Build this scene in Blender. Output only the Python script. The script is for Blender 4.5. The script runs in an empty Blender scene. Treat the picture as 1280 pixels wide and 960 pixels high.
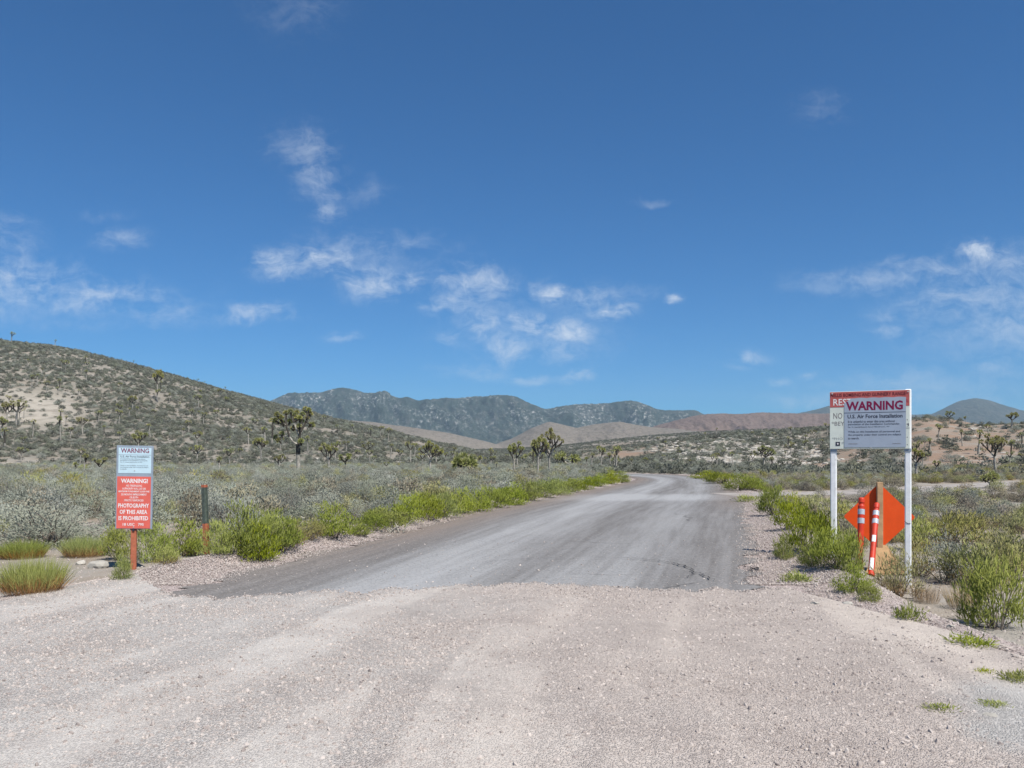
import bpy, math, random
import numpy as np
from mathutils import Vector, Matrix

random.seed(7)
rng = np.random.default_rng(11)
S = bpy.context.scene
COL = S.collection
R = math.radians

# ------------------------------------------------------------------ camera
F = 1035.0            # focal length in photograph pixels (1280 wide)
HY = 572.0            # row of the horizon
CAMZ = 1.7
cam = bpy.data.cameras.new("camera")
cam.sensor_width = 36.0
cam.lens = 36.0 * F / 1280.0
cam.shift_y = (HY - 480.0) / 1280.0
cam.clip_start = 0.1
cam.clip_end = 60000.0
cam_o = bpy.data.objects.new("camera", cam)
COL.objects.link(cam_o)
cam_o.location = (0, 0, CAMZ)
cam_o.rotation_euler = (R(90), 0, 0)
S.camera = cam_o

# ------------------------------------------------------------------ light, sky, exposure
SUN_EL, SUN_AZ = 57.0, 143.0         # azimuth clockwise from +Y (straight ahead)
sun = bpy.data.lights.new("sun", 'SUN')
sun.energy = 4.7
sun.angle = R(0.5)
sun.color = (1.0, 0.955, 0.89)
sun_o = bpy.data.objects.new("sun", sun)
COL.objects.link(sun_o)
sdir = Vector((math.sin(R(SUN_AZ)) * math.cos(R(SUN_EL)), math.cos(R(SUN_AZ)) * math.cos(R(SUN_EL)), math.sin(R(SUN_EL))))
sun_o.rotation_euler = sdir.to_track_quat('Z', 'Y').to_euler()
sun_o.location = (40, -40, 80)

S.view_settings.view_transform = 'Standard'
S.view_settings.look = 'None'
S.view_settings.gamma = 1.0
S.view_settings.use_curve_mapping = False
S.view_settings.exposure = 0.4

W = bpy.data.worlds.new("World")
S.world = W
W.use_nodes = True


class NT:
    """small node-tree writer"""
    def __init__(self, tree, clear=True):
        self.t = tree
        if clear:
            tree.nodes.clear()

    def n(self, kind, **kw):
        nd = self.t.nodes.new(kind)
        for k, v in kw.items():
            setattr(nd, k, v)
        return nd

    def put(self, sock, v):
        if isinstance(v, bpy.types.NodeSocket):
            self.t.links.new(v, sock)
        elif v is not None:
            if sock.type == 'RGBA' and not hasattr(v, '__len__'):
                v = (v, v, v, 1)
            elif sock.type == 'RGBA' and len(v) == 3:
                v = (*v, 1)
            sock.default_value = v

    def math(self, op, a, b=None, c=None, clamp=False):
        nd = self.n('ShaderNodeMath', operation=op, use_clamp=clamp)
        self.put(nd.inputs[0], a)
        self.put(nd.inputs[1], b)
        self.put(nd.inputs[2], c)
        return nd.outputs[0]

    def vm(self, op, a, b=None, out=0):
        nd = self.n('ShaderNodeVectorMath', operation=op)
        self.put(nd.inputs[0], a)
        if b is not None:
            self.put(nd.inputs[1], b)
        return nd.outputs[out]

    def noise(self, vec, scale, detail=4, rough=0.55, dist=0.0):
        nd = self.n('ShaderNodeTexNoise')
        self.put(nd.inputs['Vector'], vec)
        nd.inputs['Scale'].default_value = scale
        nd.inputs['Detail'].default_value = detail
        nd.inputs['Roughness'].default_value = rough
        nd.inputs['Distortion'].default_value = dist
        return nd.outputs[0]

    def voro(self, vec, scale, feature='F1', out='Distance'):
        nd = self.n('ShaderNodeTexVoronoi', feature=feature)
        self.put(nd.inputs['Vector'], vec)
        nd.inputs['Scale'].default_value = scale
        return nd.outputs[out]

    def ramp(self, v, lo, hi, a=0.0, b=1.0, smooth=True):
        nd = self.n('ShaderNodeMapRange', interpolation_type='SMOOTHSTEP' if smooth else 'LINEAR')
        self.put(nd.inputs[0], v)
        for i, x in enumerate((lo, hi, a, b)):
            self.put(nd.inputs[1 + i], x)
        return nd.outputs[0]

    def mix(self, f, a, b, blend='MIX'):
        nd = self.n('ShaderNodeMix', data_type='RGBA', blend_type=blend)
        self.put(nd.inputs[0], f)
        self.put(nd.inputs[6], a)
        self.put(nd.inputs[7], b)
        return nd.outputs[2]

    def sep(self, v):
        nd = self.n('ShaderNodeSeparateXYZ')
        self.put(nd.inputs[0], v)
        return nd.outputs

    def comb(self, x, y, z):
        nd = self.n('ShaderNodeCombineXYZ')
        for i, v in enumerate((x, y, z)):
            self.put(nd.inputs[i], v)
        return nd.outputs[0]


# --- sky: physical sky plus thin scattered clouds, laid on the sky by direction
w = NT(W.node_tree)
sky = w.n('ShaderNodeTexSky', sky_type='NISHITA', sun_disc=False)
sky.sun_elevation = R(SUN_EL)
sky.sun_rotation = R(SUN_AZ)
sky.altitude = 1600
sky.air_density = 1.0
sky.dust_density = 0.35
sky.ozone_density = 5.0
SKY_TINT = (0.27, 0.735, 1.05)
tc = w.n('ShaderNodeTexCoord')
dx, dy, dz = w.sep(tc.outputs['Generated'])
front = w.ramp(dy, 0.12, 0.3)
dyc = w.math('MAXIMUM', dy, 0.12)
uv0 = w.comb(w.math('DIVIDE', dx, dyc), w.math('DIVIDE', dz, dyc), 0.0)
wn = w.n('ShaderNodeTexNoise')
w.put(wn.inputs['Vector'], uv0)
wn.inputs['Scale'].default_value = 14
wn.inputs['Detail'].default_value = 4
wn.inputs['Roughness'].default_value = 0.6
warp = w.vm('MULTIPLY', w.vm('SUBTRACT', wn.outputs[1], (0.5, 0.5, 0.5)), (0.05, 0.035, 0))
uvw = w.vm('ADD', uv0, warp)
BLOBS = [  # px, py, rx, ry, strength in the photograph's pixels
    (0, 300, 60, 44, .40), (20, 352, 110, 40, .58), (120, 372, 120, 28, .60), (215, 394, 75, 20, .36), (320, 390, 70, 18, .58), (80, 380, 240, 40, .22),
    (150, 297, 46, 18, .36), (130, 270, 50, 10, .16), (10, 392, 60, 18, .28), (385, 190, 46, 46, .32), (398, 228, 44, 40, .38), (408, 262, 30, 18, .40), (350, 180, 40, 30, .2), (455, 240, 40, 24, .16), (430, 418, 36, 10, .36),
    (350, 327, 40, 30, .68), (405, 325, 52, 28, .66), (470, 350, 62, 30, .66), (515, 350, 34, 22, .58), (520, 300, 80, 20, .22), (440, 320, 120, 44, .26),
    (590, 352, 66, 36, .62), (560, 378, 46, 22, .55), (598, 405, 34, 30, .56), (637, 436, 44, 30, .62), (562, 418, 22, 15, .42), (590, 467, 70, 16, .3), (610, 400, 90, 70, .22),
    (688, 364, 28, 19, .86), (738, 368, 50, 24, .48), (768, 387, 32, 12, .80), (661, 405, 34, 19, .86), (708, 412, 46, 19, .80),
    (700, 438, 42, 26, .48), (718, 470, 34, 14, .5), (665, 476, 44, 10, .36), (842, 375, 16, 9, .7), (815, 250, 30, 8, .2), (710, 410, 110, 70, .16), (790, 365, 60, 14, .2),
    (1226, 317, 48, 22, .90), (1100, 350, 130, 18, .38), (1050, 360, 110, 14, .24), (1175, 336, 110, 20, .42), (1215, 372, 130, 50, .40), (1270, 392, 90, 60, .46), (1280, 330, 60, 34, .44), (1230, 400, 150, 80, .26),
    (940, 445, 34, 13, .46), (920, 460, 34, 8, .26), (970, 478, 16, 10, .38), (1010, 469, 26, 10, .34), (1112, 412, 32, 13, .4),
    (1110, 392, 34, 12, .26), (1160, 480, 190, 34, .28), (1250, 460, 90, 30, .32), (1030, 135, 50, 26, .16), (1040, 502, 110, 16, .28), (370, 15, 80, 46, .12), (1190, 505, 140, 20, .22),
]
acc = acu = None
for (bx, by, rx, ry, st) in BLOBS:
    c = ((bx - 640) / F, (HY - by) / F, 0)
    d = w.vm('LENGTH', w.vm('MULTIPLY', w.vm('SUBTRACT', uvw, c), (F / rx, F / ry, 0)), out=1)
    m = w.ramp(d, 1.3, 0.25, 0.0, st)
    acc = m if acc is None else w.math('MAXIMUM', acc, m)
    m1 = w.ramp(d, 1.25, 0.0, 0.0, 1.0, False)
    acu = m1 if acu is None else w.math('MAXIMUM', acu, m1)
sh = w.n('ShaderNodeMapping')
sh.inputs['Rotation'].default_value = (0, 0, R(-24))
sh.inputs['Scale'].default_value = (0.75, 1.9, 1)
w.put(sh.inputs['Vector'], uvw)
f1 = w.noise(sh.outputs[0], 20, 9, 0.68, 0.7)
f2 = w.noise(uvw, 62, 6, 0.65, 0.4)
fine = w.math('ADD', w.math('MULTIPLY', f1, .62), w.math('MULTIPLY', f2, .38))
gen = w.noise(w.vm('MULTIPLY', tc.outputs['Generated'], (2.2, 2.2, 6)), 1.6, 7, 0.6, 0.3)
elsewhere = w.math('MULTIPLY', w.ramp(gen, 0.60, 0.85, 0, .45), w.math('SUBTRACT', 1.0, front))
elsewhere = w.math('MULTIPLY', elsewhere, w.ramp(dz, 0.02, 0.15))
edge = w.math('ADD', w.math('MULTIPLY', acu, 0.8), w.math('MULTIPLY', w.math('SUBTRACT', fine, 0.5), 4.0))
cl = w.math('MULTIPLY', w.math('MULTIPLY', acc, front), w.ramp(edge, -0.05, 1.45, 0.0, 1.25))
cl = w.math('MINIMUM', w.math('ADD', cl, elsewhere), 0.95)
skyc = w.mix(1.0, sky.outputs[0], SKY_TINT, 'MULTIPLY')
final = w.mix(w.math('MULTIPLY', cl, 0.8), skyc, (7.6, 8.3, 9.2))
bg = w.n('ShaderNodeBackground')
w.put(bg.inputs[0], final)
bg.inputs[1].default_value = 0.078
wo = w.n('ShaderNodeOutputWorld')
w.put(wo.inputs[0], bg.outputs[0])

S.render.engine = 'CYCLES'
S.cycles.max_bounces = 5
S.cycles.diffuse_bounces = 2
S.cycles.volume_bounces = 0
S.cycles.transparent_max_bounces = 4
S.cycles.use_adaptive_sampling = True


# ------------------------------------------------------------------ numeric noise
def _h(ix, iy, seed):
    n = (ix.astype(np.int64) * 374761393 + iy.astype(np.int64) * 668265263 + seed * 1442695041) & 0xFFFFFFFF
    n = ((n ^ (n >> 13)) * 1274126177) & 0xFFFFFFFF
    n = n ^ (n >> 16)
    return (n & 0xFFFFFF) / float(0xFFFFFF)


def vnoise(x, y, seed=0):
    x = np.asarray(x, float)
    y = np.asarray(y, float)
    ix, iy = np.floor(x), np.floor(y)
    fx, fy = x - ix, y - iy
    sx, sy = fx * fx * fx * (fx * (fx * 6 - 15) + 10), fy * fy * fy * (fy * (fy * 6 - 15) + 10)
    a, b = _h(ix, iy, seed), _h(ix + 1, iy, seed)
    c, d = _h(ix, iy + 1, seed), _h(ix + 1, iy + 1, seed)
    return (a + (b - a) * sx) * (1 - sy) + (c + (d - c) * sx) * sy


def fbm(x, y, oct=4, seed=0, gain=0.5):
    s, a, t = 0, 1.0, 0
    for o in range(oct):
        s = s + a * vnoise(x * 2 ** o + 17.3 * o, y * 2 ** o - 9.1 * o, seed + o)
        t += a
        a *= gain
    return s / t


def ridged(x, y, oct=5, seed=0, gain=0.55):
    s, a, t = 0, 1.0, 0
    for o in range(oct):
        n = 1 - np.abs(2 * vnoise(x * 2 ** o + 5.7 * o, y * 2 ** o + 3.3 * o, seed + o) - 1)
        s = s + a * n
        t += a
        a *= gain
    return s / t


def sstep(a, b, x):
    t = np.clip((np.asarray(x, float) - a) / (b - a), 0, 1)
    return t * t * (3 - 2 * t)


# ------------------------------------------------------------------ road and terrain shape
ROAD_L = np.array([(-6.3, 5.5), (-4.5, 10), (-3.9, 12.6), (-2.56, 18.9), (-1.0, 25.9), (2.1, 36.7), (8.0, 56.8), (9.9, 66), (9.3, 74), (5, 79.5), (-8, 83), (-45, 86)], float)
ROAD_R = np.array([(1.9, 5.5), (3.1, 10.5), (3.8, 13), (5.4, 18.9), (7.3, 25.9), (10.2, 36.7), (14.5, 56), (16.4, 70), (15.9, 83), (11, 90.5), (-8, 94), (-45, 97)], float)


def smooth_line(P, n):
    out = []
    k = len(P)
    for q in np.linspace(0, k - 1, n):
        i = min(int(q), k - 2)
        t = q - i
        p0, p1, p2, p3 = P[max(i - 1, 0)], P[i], P[i + 1], P[min(i + 2, k - 1)]
        out.append(0.5 * ((2 * p1) + (p2 - p0) * t + (2 * p0 - 5 * p1 + 4 * p2 - p3) * t * t + (3 * p1 - p0 - 3 * p2 + p3) * t ** 3))
    return np.array(out)


RL, RR = smooth_line(ROAD_L, 1325), smooth_line(ROAD_R, 1325)
RC = (RL + RR) / 2
TRACK = smooth_line(np.array([(6.5, 37.5), (12, 38.2), (18, 41), (25, 47), (36, 57), (46, 62), (60, 66)], float), 60)


def line_dist(x, y, P):
    x, y = np.atleast_1d(x).astype(float), np.atleast_1d(y).astype(float)
    d = np.full(x.shape, 1e9)
    for i in range(len(P) - 1):
        a, b = P[i], P[i + 1]
        ab = b - a
        t = np.clip(((x - a[0]) * ab[0] + (y - a[1]) * ab[1]) / (ab @ ab), 0, 1)
        d = np.minimum(d, np.hypot(x - a[0] - t * ab[0], y - a[1] - t * ab[1]))
    return d


def Lg(y):
    return np.interp(y, [-8, 2, 5, 8, 9.9, 11.7, 13.4, 18.9, 25.9, 36.7, 56.8, 66], [-13, -9.6, -8.1, -7.0, -6.1, -5.5, -4.75, -3.4, -1.9, 1.2, 7.2, 9.1])


def Rg(y):
    return np.interp(y, [-8, 2, 7.3, 9.6, 11.1, 16.3, 22.6, 30, 36, 45, 56], [3.6, 4.5, 4.5, 4.45, 4.7, 5.85, 7.6, 9.5, 10.6, 13.1, 15.3])


def inside(x, y):
    """distance into the gravel platform that carries the road (negative outside)"""
    x, y = np.atleast_1d(x).astype(float), np.atleast_1d(y).astype(float)
    near = np.minimum(x - Lg(y), Rg(y) - x)
    far = np.full(x.shape, -50.0)
    k = (y > 52) & (y < 125)
    if k.any():
        far[k] = 4.7 - line_dist(x[k], y[k], RC[::16])
    return np.where(y < 56, near, far)


def prof(pts):
    a = np.array(pts, float)
    return (a[:, 0] - 640) / F, (HY - a[:, 1]) / F


SKY_LEFT = prof([(-500, 400), (-200, 408), (0, 427), (60, 433), (100, 441), (150, 453), (200, 466), (250, 480), (300, 494), (340, 505), (400, 521), (440, 529), (480, 538), (520, 548), (560, 558), (600, 568), (640, 574)])
SKY_RIGHT = prof([(640, 575), (720, 571), (780, 566), (830, 556), (870, 549), (920, 543), (980, 541), (1040, 536), (1100, 528), (1140, 524), (1160, 523), (1200, 528), (1240, 531), (1280, 531), (1400, 520), (1700, 505)])
SKY_FAN = prof([(300, 566), (560, 563), (640, 561), (700, 557), (760, 550), (820, 544), (880, 540), (920, 538), (1040, 533), (1280, 530), (1700, 522)])


def layer(u, Y, sky, yf, yr, back, lin=0.5):
    H = CAMZ + np.interp(u, sky[0], sky[1]) * yr
    H = np.maximum(H, 0)
    s = np.clip((Y - yf) / (yr - yf), 0, 1)
    g = lin * s + (1 - lin) * s * s * (3 - 2 * s)
    b = 1 - sstep(0, 1, (Y - yr) / back)
    return H * np.where(Y > yr, b, g), s * b


def terrain(x, y):
    x, y = np.atleast_1d(x).astype(float), np.atleast_1d(y).astype(float)
    Yc = np.maximum(y, 6.0)
    u = x / Yc
    ins = inside(x, y)
    p = sstep(-0.95, 0.0, ins)
    tr = sstep(3.2, 1.9, line_dist(x, y, TRACK)) if True else 0
    out_l = -0.10 + 0.16 * (fbm(x / 7, y / 7, 3, 4) - 0.5) * sstep(0, 4, -ins)
    out_r = -0.34 * sstep(52, 20, y) + 0.14 * (fbm(x / 5, y / 5, 3, 5) - 0.5) * sstep(0, 3, -ins)
    cx = np.interp(y, RC[:, 1][:800], RC[:, 0][:800])
    z = np.where(x < cx, out_l, out_r)
    z = z * (1 - tr) + 0.0 * tr
    z = z * (1 - p)
    n1 = fbm(x / 1.6, y / 1.6, 2, 9)
    berm_l = 0.17 * np.exp(-((ins - 0.22) / 0.34) ** 2) * sstep(10.5, 13.5, y) * (0.25 + 1.3 * n1)
    berm_r = 0.09 * np.exp(-((ins - 0.25) / 0.3) ** 2) * sstep(9, 12, y) * (0.1 + 1.3 * n1)
    z = z + np.where(x < cx, berm_l, berm_r) * (1 - tr)
    yr = 400 - 70 * sstep(-0.25, -0.05, u)
    zl, sl = layer(u, Yc, SKY_LEFT, 118 + 20 * fbm(u * 9, u * 0, 2, 1), yr, 450)
    zr, sr = layer(u, Yc, SKY_RIGHT, 108 - 48 * sstep(0.3, 0.55, u), 300 - 110 * sstep(0.36, 0.5, u), 260)
    zf, sf = layer(u, Yc, SKY_FAN, 330, 900, 900, 0.8)
    nz = (fbm(x / 38, y / 38, 4, 21) - 0.5)
    rg = (ridged(x / 26 + 0.2 * y / 26, y / 60, 3, 31) - 0.55)
    far = np.maximum(np.maximum(zl, zr), zf)
    far = far + nz * 4.5 * (sl * (1 - sl) * 2.2 + sr * (1 - sr) * 1.5) + rg * 2.4 * (sl * (1 - sl) * 1.8 + sr * 0.9 * (1 - sr)) + nz * 0.9 * sr
    rocks = sstep(0.30, 0.5, u) * sstep(60, 90, y) * sr
    far = far + rocks * 1.6 * (fbm(x / 9, y / 9, 3, 41) - 0.5)
    return z + far * sstep(45, 70, y)


def tz(x, y):
    return float(terrain(np.array([x]), np.array([y]))[0])


def hit(px, py, ymin=4.0, ymax=900.0):
    """where the line of sight through a photograph pixel meets the ground"""
    Y = np.geomspace(ymin, ymax, 1500)
    u, v = (px - 640) / F, (HY - py) / F
    d = CAMZ + v * Y - terrain(u * Y, Y)
    k = np.nonzero(d < 0)[0]
    Yh = Y[k[0]] if len(k) else ymax
    return u * Yh, Yh, tz(u * Yh, Yh)


# ------------------------------------------------------------------ mesh helpers
def link(o):
    COL.objects.link(o)
    return o


def mesh_obj(name, verts, faces, mats, midx=None, smooth=False, parent=None, attrs=None, kind=None):
    me = bpy.data.meshes.new(name)
    me.from_pydata([tuple(v) for v in verts], [], [tuple(f) for f in faces]) if not isinstance(faces, np.ndarray) else np_mesh(me, verts, faces)
    for m in (mats if isinstance(mats, (list, tuple)) else [mats]):
        me.materials.append(m)
    if midx is not None:
        me.polygons.foreach_set('material_index', np.asarray(midx, np.int32))
    if smooth:
        me.polygons.foreach_set('use_smooth', np.ones(len(me.polygons), bool))
    for k, v in (attrs or {}).items():
        a = me.attributes.new(k, 'FLOAT', 'POINT')
        a.data.foreach_set('value', np.asarray(v, np.float32))
    me.update()
    o = link(bpy.data.objects.new(name, me))
    if parent is not None:
        o.parent = parent
    if kind:
        o['kind'] = kind
    return o


def np_mesh(me, verts, faces):
    V = np.asarray(verts, np.float32)
    Fc = np.asarray(faces, np.int32)
    n, k = Fc.shape
    me.vertices.add(len(V))
    me.vertices.foreach_set('co', V.ravel())
    me.loops.add(n * k)
    me.loops.foreach_set('vertex_index', Fc.ravel())
    me.polygons.add(n)
    me.polygons.foreach_set('loop_start', np.arange(0, n * k, k, dtype=np.int32))
    me.update(calc_edges=True)


def tag(o, label, cat, group=None):
    o['label'] = label
    o['category'] = cat
    if group:
        o['group'] = group
    return o


def empty(name, loc, rz=0.0):
    o = link(bpy.data.objects.new(name, None))
    o.empty_display_size = 0.2
    o.location = loc
    o.rotation_euler = (0, 0, rz)
    return o


class MB:
    """collects simple solids into one mesh"""
    def __init__(self):
        self.v, self.f, self.m = [], [], []

    def add(self, vs, fs, mi=0):
        b = len(self.v)
        self.v += [tuple(p) for p in vs]
        self.f += [tuple(i + b for i in f) for f in fs]
        self.m += [mi] * len(fs)

    def box(self, c, s, mi=0, rot=None, bevel=0.0):
        hx, hy, hz = s[0] / 2, s[1] / 2, s[2] / 2
        b = min(bevel, hx * .8, hy * .8, hz * .8)
        if b <= 0:
            vs = [(sx * hx, sy * hy, sz * hz) for sz in (-1, 1) for sy in (-1, 1) for sx in (-1, 1)]
            fs = [(0, 2, 3, 1), (4, 5, 7, 6), (0, 1, 5, 4), (2, 6, 7, 3), (0, 4, 6, 2), (1, 3, 7, 5)]
        else:
            vs, fs = bevel_box(hx, hy, hz, b)
        M = Matrix.Translation(c) @ (rot.to_4x4() if rot is not None else Matrix.Identity(4))
        self.add([M @ Vector(p) for p in vs], fs, mi)

    def tube(self, pts, rad, n=8, mi=0, cap=True):
        b = len(self.v)
        pts = [Vector(p) for p in pts]
        for i, p in enumerate(pts):
            d = (pts[min(i + 1, len(pts) - 1)] - pts[max(i - 1, 0)]).normalized()
            a = Vector((0, 1, 0)) if abs(d.y) < .9 else Vector((1, 0, 0))
            s = d.cross(a).normalized()
            t = d.cross(s)
            r = rad[i] if hasattr(rad, '__len__') else rad
            for k in range(n):
                q = 2 * math.pi * k / n
                self.v.append(tuple(p + (s * math.cos(q) + t * math.sin(q)) * r))
        for i in range(len(pts) - 1):
            for k in range(n):
                self.f.append((b + i * n + k, b + i * n + (k + 1) % n, b + (i + 1) * n + (k + 1) % n, b + (i + 1) * n + k))
                self.m.append(mi)
        if cap:
            self.f.append(tuple(b + k for k in range(n))[::-1])
            self.f.append(tuple(b + (len(pts) - 1) * n + k for k in range(n)))
            self.m += [mi, mi]

    def build(self, name, mats, parent=None, smooth=False):
        o = mesh_obj(name, self.v, self.f, mats, self.m, smooth, parent)
        return o


def bevel_box(hx, hy, hz, b):
    import bmesh
    bm = bmesh.new()
    bmesh.ops.create_cube(bm, size=2.0)
    for v in bm.verts:
        v.co = Vector((v.co.x * hx, v.co.y * hy, v.co.z * hz))
    bmesh.ops.bevel(bm, geom=list(bm.edges), offset=b, segments=1, affect='EDGES')
    bm.verts.index_update()
    vs = [tuple(v.co) for v in bm.verts]
    fs = [tuple(v.index for v in f.verts) for f in bm.faces]
    bm.free()
    return vs, fs


# ------------------------------------------------------------------ materials
def new_mat(name):
    m = bpy.data.materials.new(name)
    m.use_nodes = True
    t = NT(m.node_tree)
    out = t.n('ShaderNodeOutputMaterial')
    bs = t.n('ShaderNodeBsdfPrincipled')
    bs.inputs['Specular IOR Level'].default_value = 0.25
    t.put(out.inputs[0], bs.outputs[0])
    return m, t, bs, out


def attr(t, name):
    nd = t.n('ShaderNodeAttribute', attribute_name=name)
    return nd.outputs['Fac']


def bump(t, bs, h, strength, dist):
    b = t.n('ShaderNodeBump')
    b.inputs['Strength'].default_value = strength
    b.inputs['Distance'].default_value = dist
    t.put(b.inputs['Height'], h)
    t.put(bs.inputs['Normal'], b.outputs[0])


def simple(name, col, rough=0.6, var=0.12, scale=8.0, spec=0.25, dirt=None, dirt_amt=0.0, dirt_scale=6.0):
    m, t, bs, out = new_mat(name)
    tcn = t.n('ShaderNodeTexCoord').outputs['Object']
    n = t.noise(tcn, scale, 5, 0.6)
    c = t.mix(t.ramp(n, .3, .7), tuple(x * (1 - var) for x in col), tuple(min(1, x * (1 + var)) for x in col))
    if dirt is not None:
        c = t.mix(t.ramp(t.noise(tcn, dirt_scale, 6, 0.7), 0.55, 0.75, 0, dirt_amt), c, dirt)
    t.put(bs.inputs['Base Color'], c)
    bs.inputs['Roughness'].default_value = rough
    bs.inputs['Specular IOR Level'].default_value = spec
    return m


def ground_mat():
    m, t, bs, out = new_mat("desert_soil")
    P = t.n('ShaderNodeNewGeometry').outputs['Position']
    n1 = t.noise(P, 0.35, 6, 0.6)
    n2 = t.noise(P, 2.3, 6, 0.65)
    n3 = t.noise(P, 22, 4, 0.7)
    grey = t.mix(n2, (0.31, 0.285, 0.25), (0.40, 0.375, 0.335))
    tan = t.mix(n2, (0.25, 0.205, 0.155), (0.37, 0.315, 0.25))
    c = t.mix(t.ramp(n1, .35, .65), grey, tan)
    far = attr(t, 'far')
    c = t.mix(t.math('MULTIPLY', far, t.ramp(t.noise(P, .06, 4), .35, .65, .4, 1)), c, t.mix(n1, (0.15, 0.142, 0.115), (0.27, 0.245, 0.20)))
    red = t.math('MULTIPLY', attr(t, 'red'), t.ramp(t.noise(P, .12, 5, .6), .35, .6))
    c = t.mix(red, c, t.mix(n2, (0.225, 0.15, 0.105), (0.36, 0.265, 0.195)))
    pale = t.math('MULTIPLY', attr(t, 'pale'), t.ramp(t.noise(P, .2, 5, .6), .3, .55))
    c = t.mix(pale, c, t.mix(n2, (0.33, 0.295, 0.24), (0.47, 0.43, 0.36)))
    g = t.ramp(t.math('ADD', attr(t, 'gravel'), t.math('MULTIPLY', t.math('SUBTRACT', n2, 0.5), 0.9)), .3, .7)
    vg = t.voro(P, 55, out='Color')
    gr = t.mix(t.sep(vg)[0], (0.21, 0.17, 0.155), (0.60, 0.51, 0.47))
    c = t.mix(g, c, gr)
    sp = t.voro(P, 38)
    c = t.mix(t.ramp(t.noise(P, 70, 3, .7), .42, .64, .0, .35), c, t.mix(1, c, (.55, .53, .5), 'MULTIPLY'))
    t.put(bs.inputs['Base Color'], c)
    bs.inputs['Roughness'].default_value = 0.95
    bs.inputs['Specular IOR Level'].default_value = 0.1
    h = t.math('ADD', t.math('MULTIPLY', n3, .6), t.math('MULTIPLY', sp, .7))
    bump(t, bs, h, 0.7, 0.03)
    return m


def gravel_mat():
    m, t, bs, out = new_mat("pink_gravel")
    P = t.n('ShaderNodeNewGeometry').outputs['Position']
    x, y, z = t.sep(P)
    big = t.noise(P, 0.45, 5, .6)
    mid = t.noise(P, 3.2, 6, .7)
    # wheel-packed fine dust against loose stone, following the way vehicles turn
    dst = attr(t, 'dust')
    vcol = t.voro(P, 96, out='Color')
    vc2 = t.voro(P, 140, out='Color')
    vd = t.voro(P, 96)
    k = t.math('MULTIPLY', t.math('ADD', t.sep(vcol)[0], t.sep(vc2)[1]), 0.5)
    pink = t.mix(k, (0.315, 0.265, 0.235), (0.60, 0.525, 0.465))
    greyg = t.mix(k, (0.34, 0.315, 0.285), (0.60, 0.562, 0.515))
    side = t.ramp(t.math('ADD', x, t.math('MULTIPLY', t.math('SUBTRACT', big, .5), 5)), -3.0, 1.5)
    c = t.mix(side, greyg, pink)
    dust = t.mix(side, (0.555, 0.52, 0.47), (0.61, 0.54, 0.462))
    fine = t.ramp(t.math('ADD', dst, t.math('MULTIPLY', t.math('SUBTRACT', mid, .5), .5)), .1, 1.0, .2, .62)
    c = t.mix(fine, c, dust)
    c = t.mix(t.ramp(t.noise(P, 1.1, 6, .7), .42, .66, 0, .3), c, (0.25, 0.21, 0.19))
    c = t.mix(t.math('MULTIPLY', attr(t, 'bare'), .9), c, t.mix(mid, (0.37, 0.355, 0.33), (0.50, 0.48, 0.445)))
    t.put(bs.inputs['Base Color'], c)
    bs.inputs['Roughness'].default_value = 0.95
    bs.inputs['Specular IOR Level'].default_value = 0.12
    h = t.math('ADD', t.math('MULTIPLY', t.ramp(vd, 0, .7, 1, 0), .8), t.math('MULTIPLY', t.noise(P, 40, 4, .7), .6))
    h = t.math('MULTIPLY', h, t.math('SUBTRACT', 1.15, fine))
    bump(t, bs, h, 0.9, 0.0165)
    return m


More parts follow.
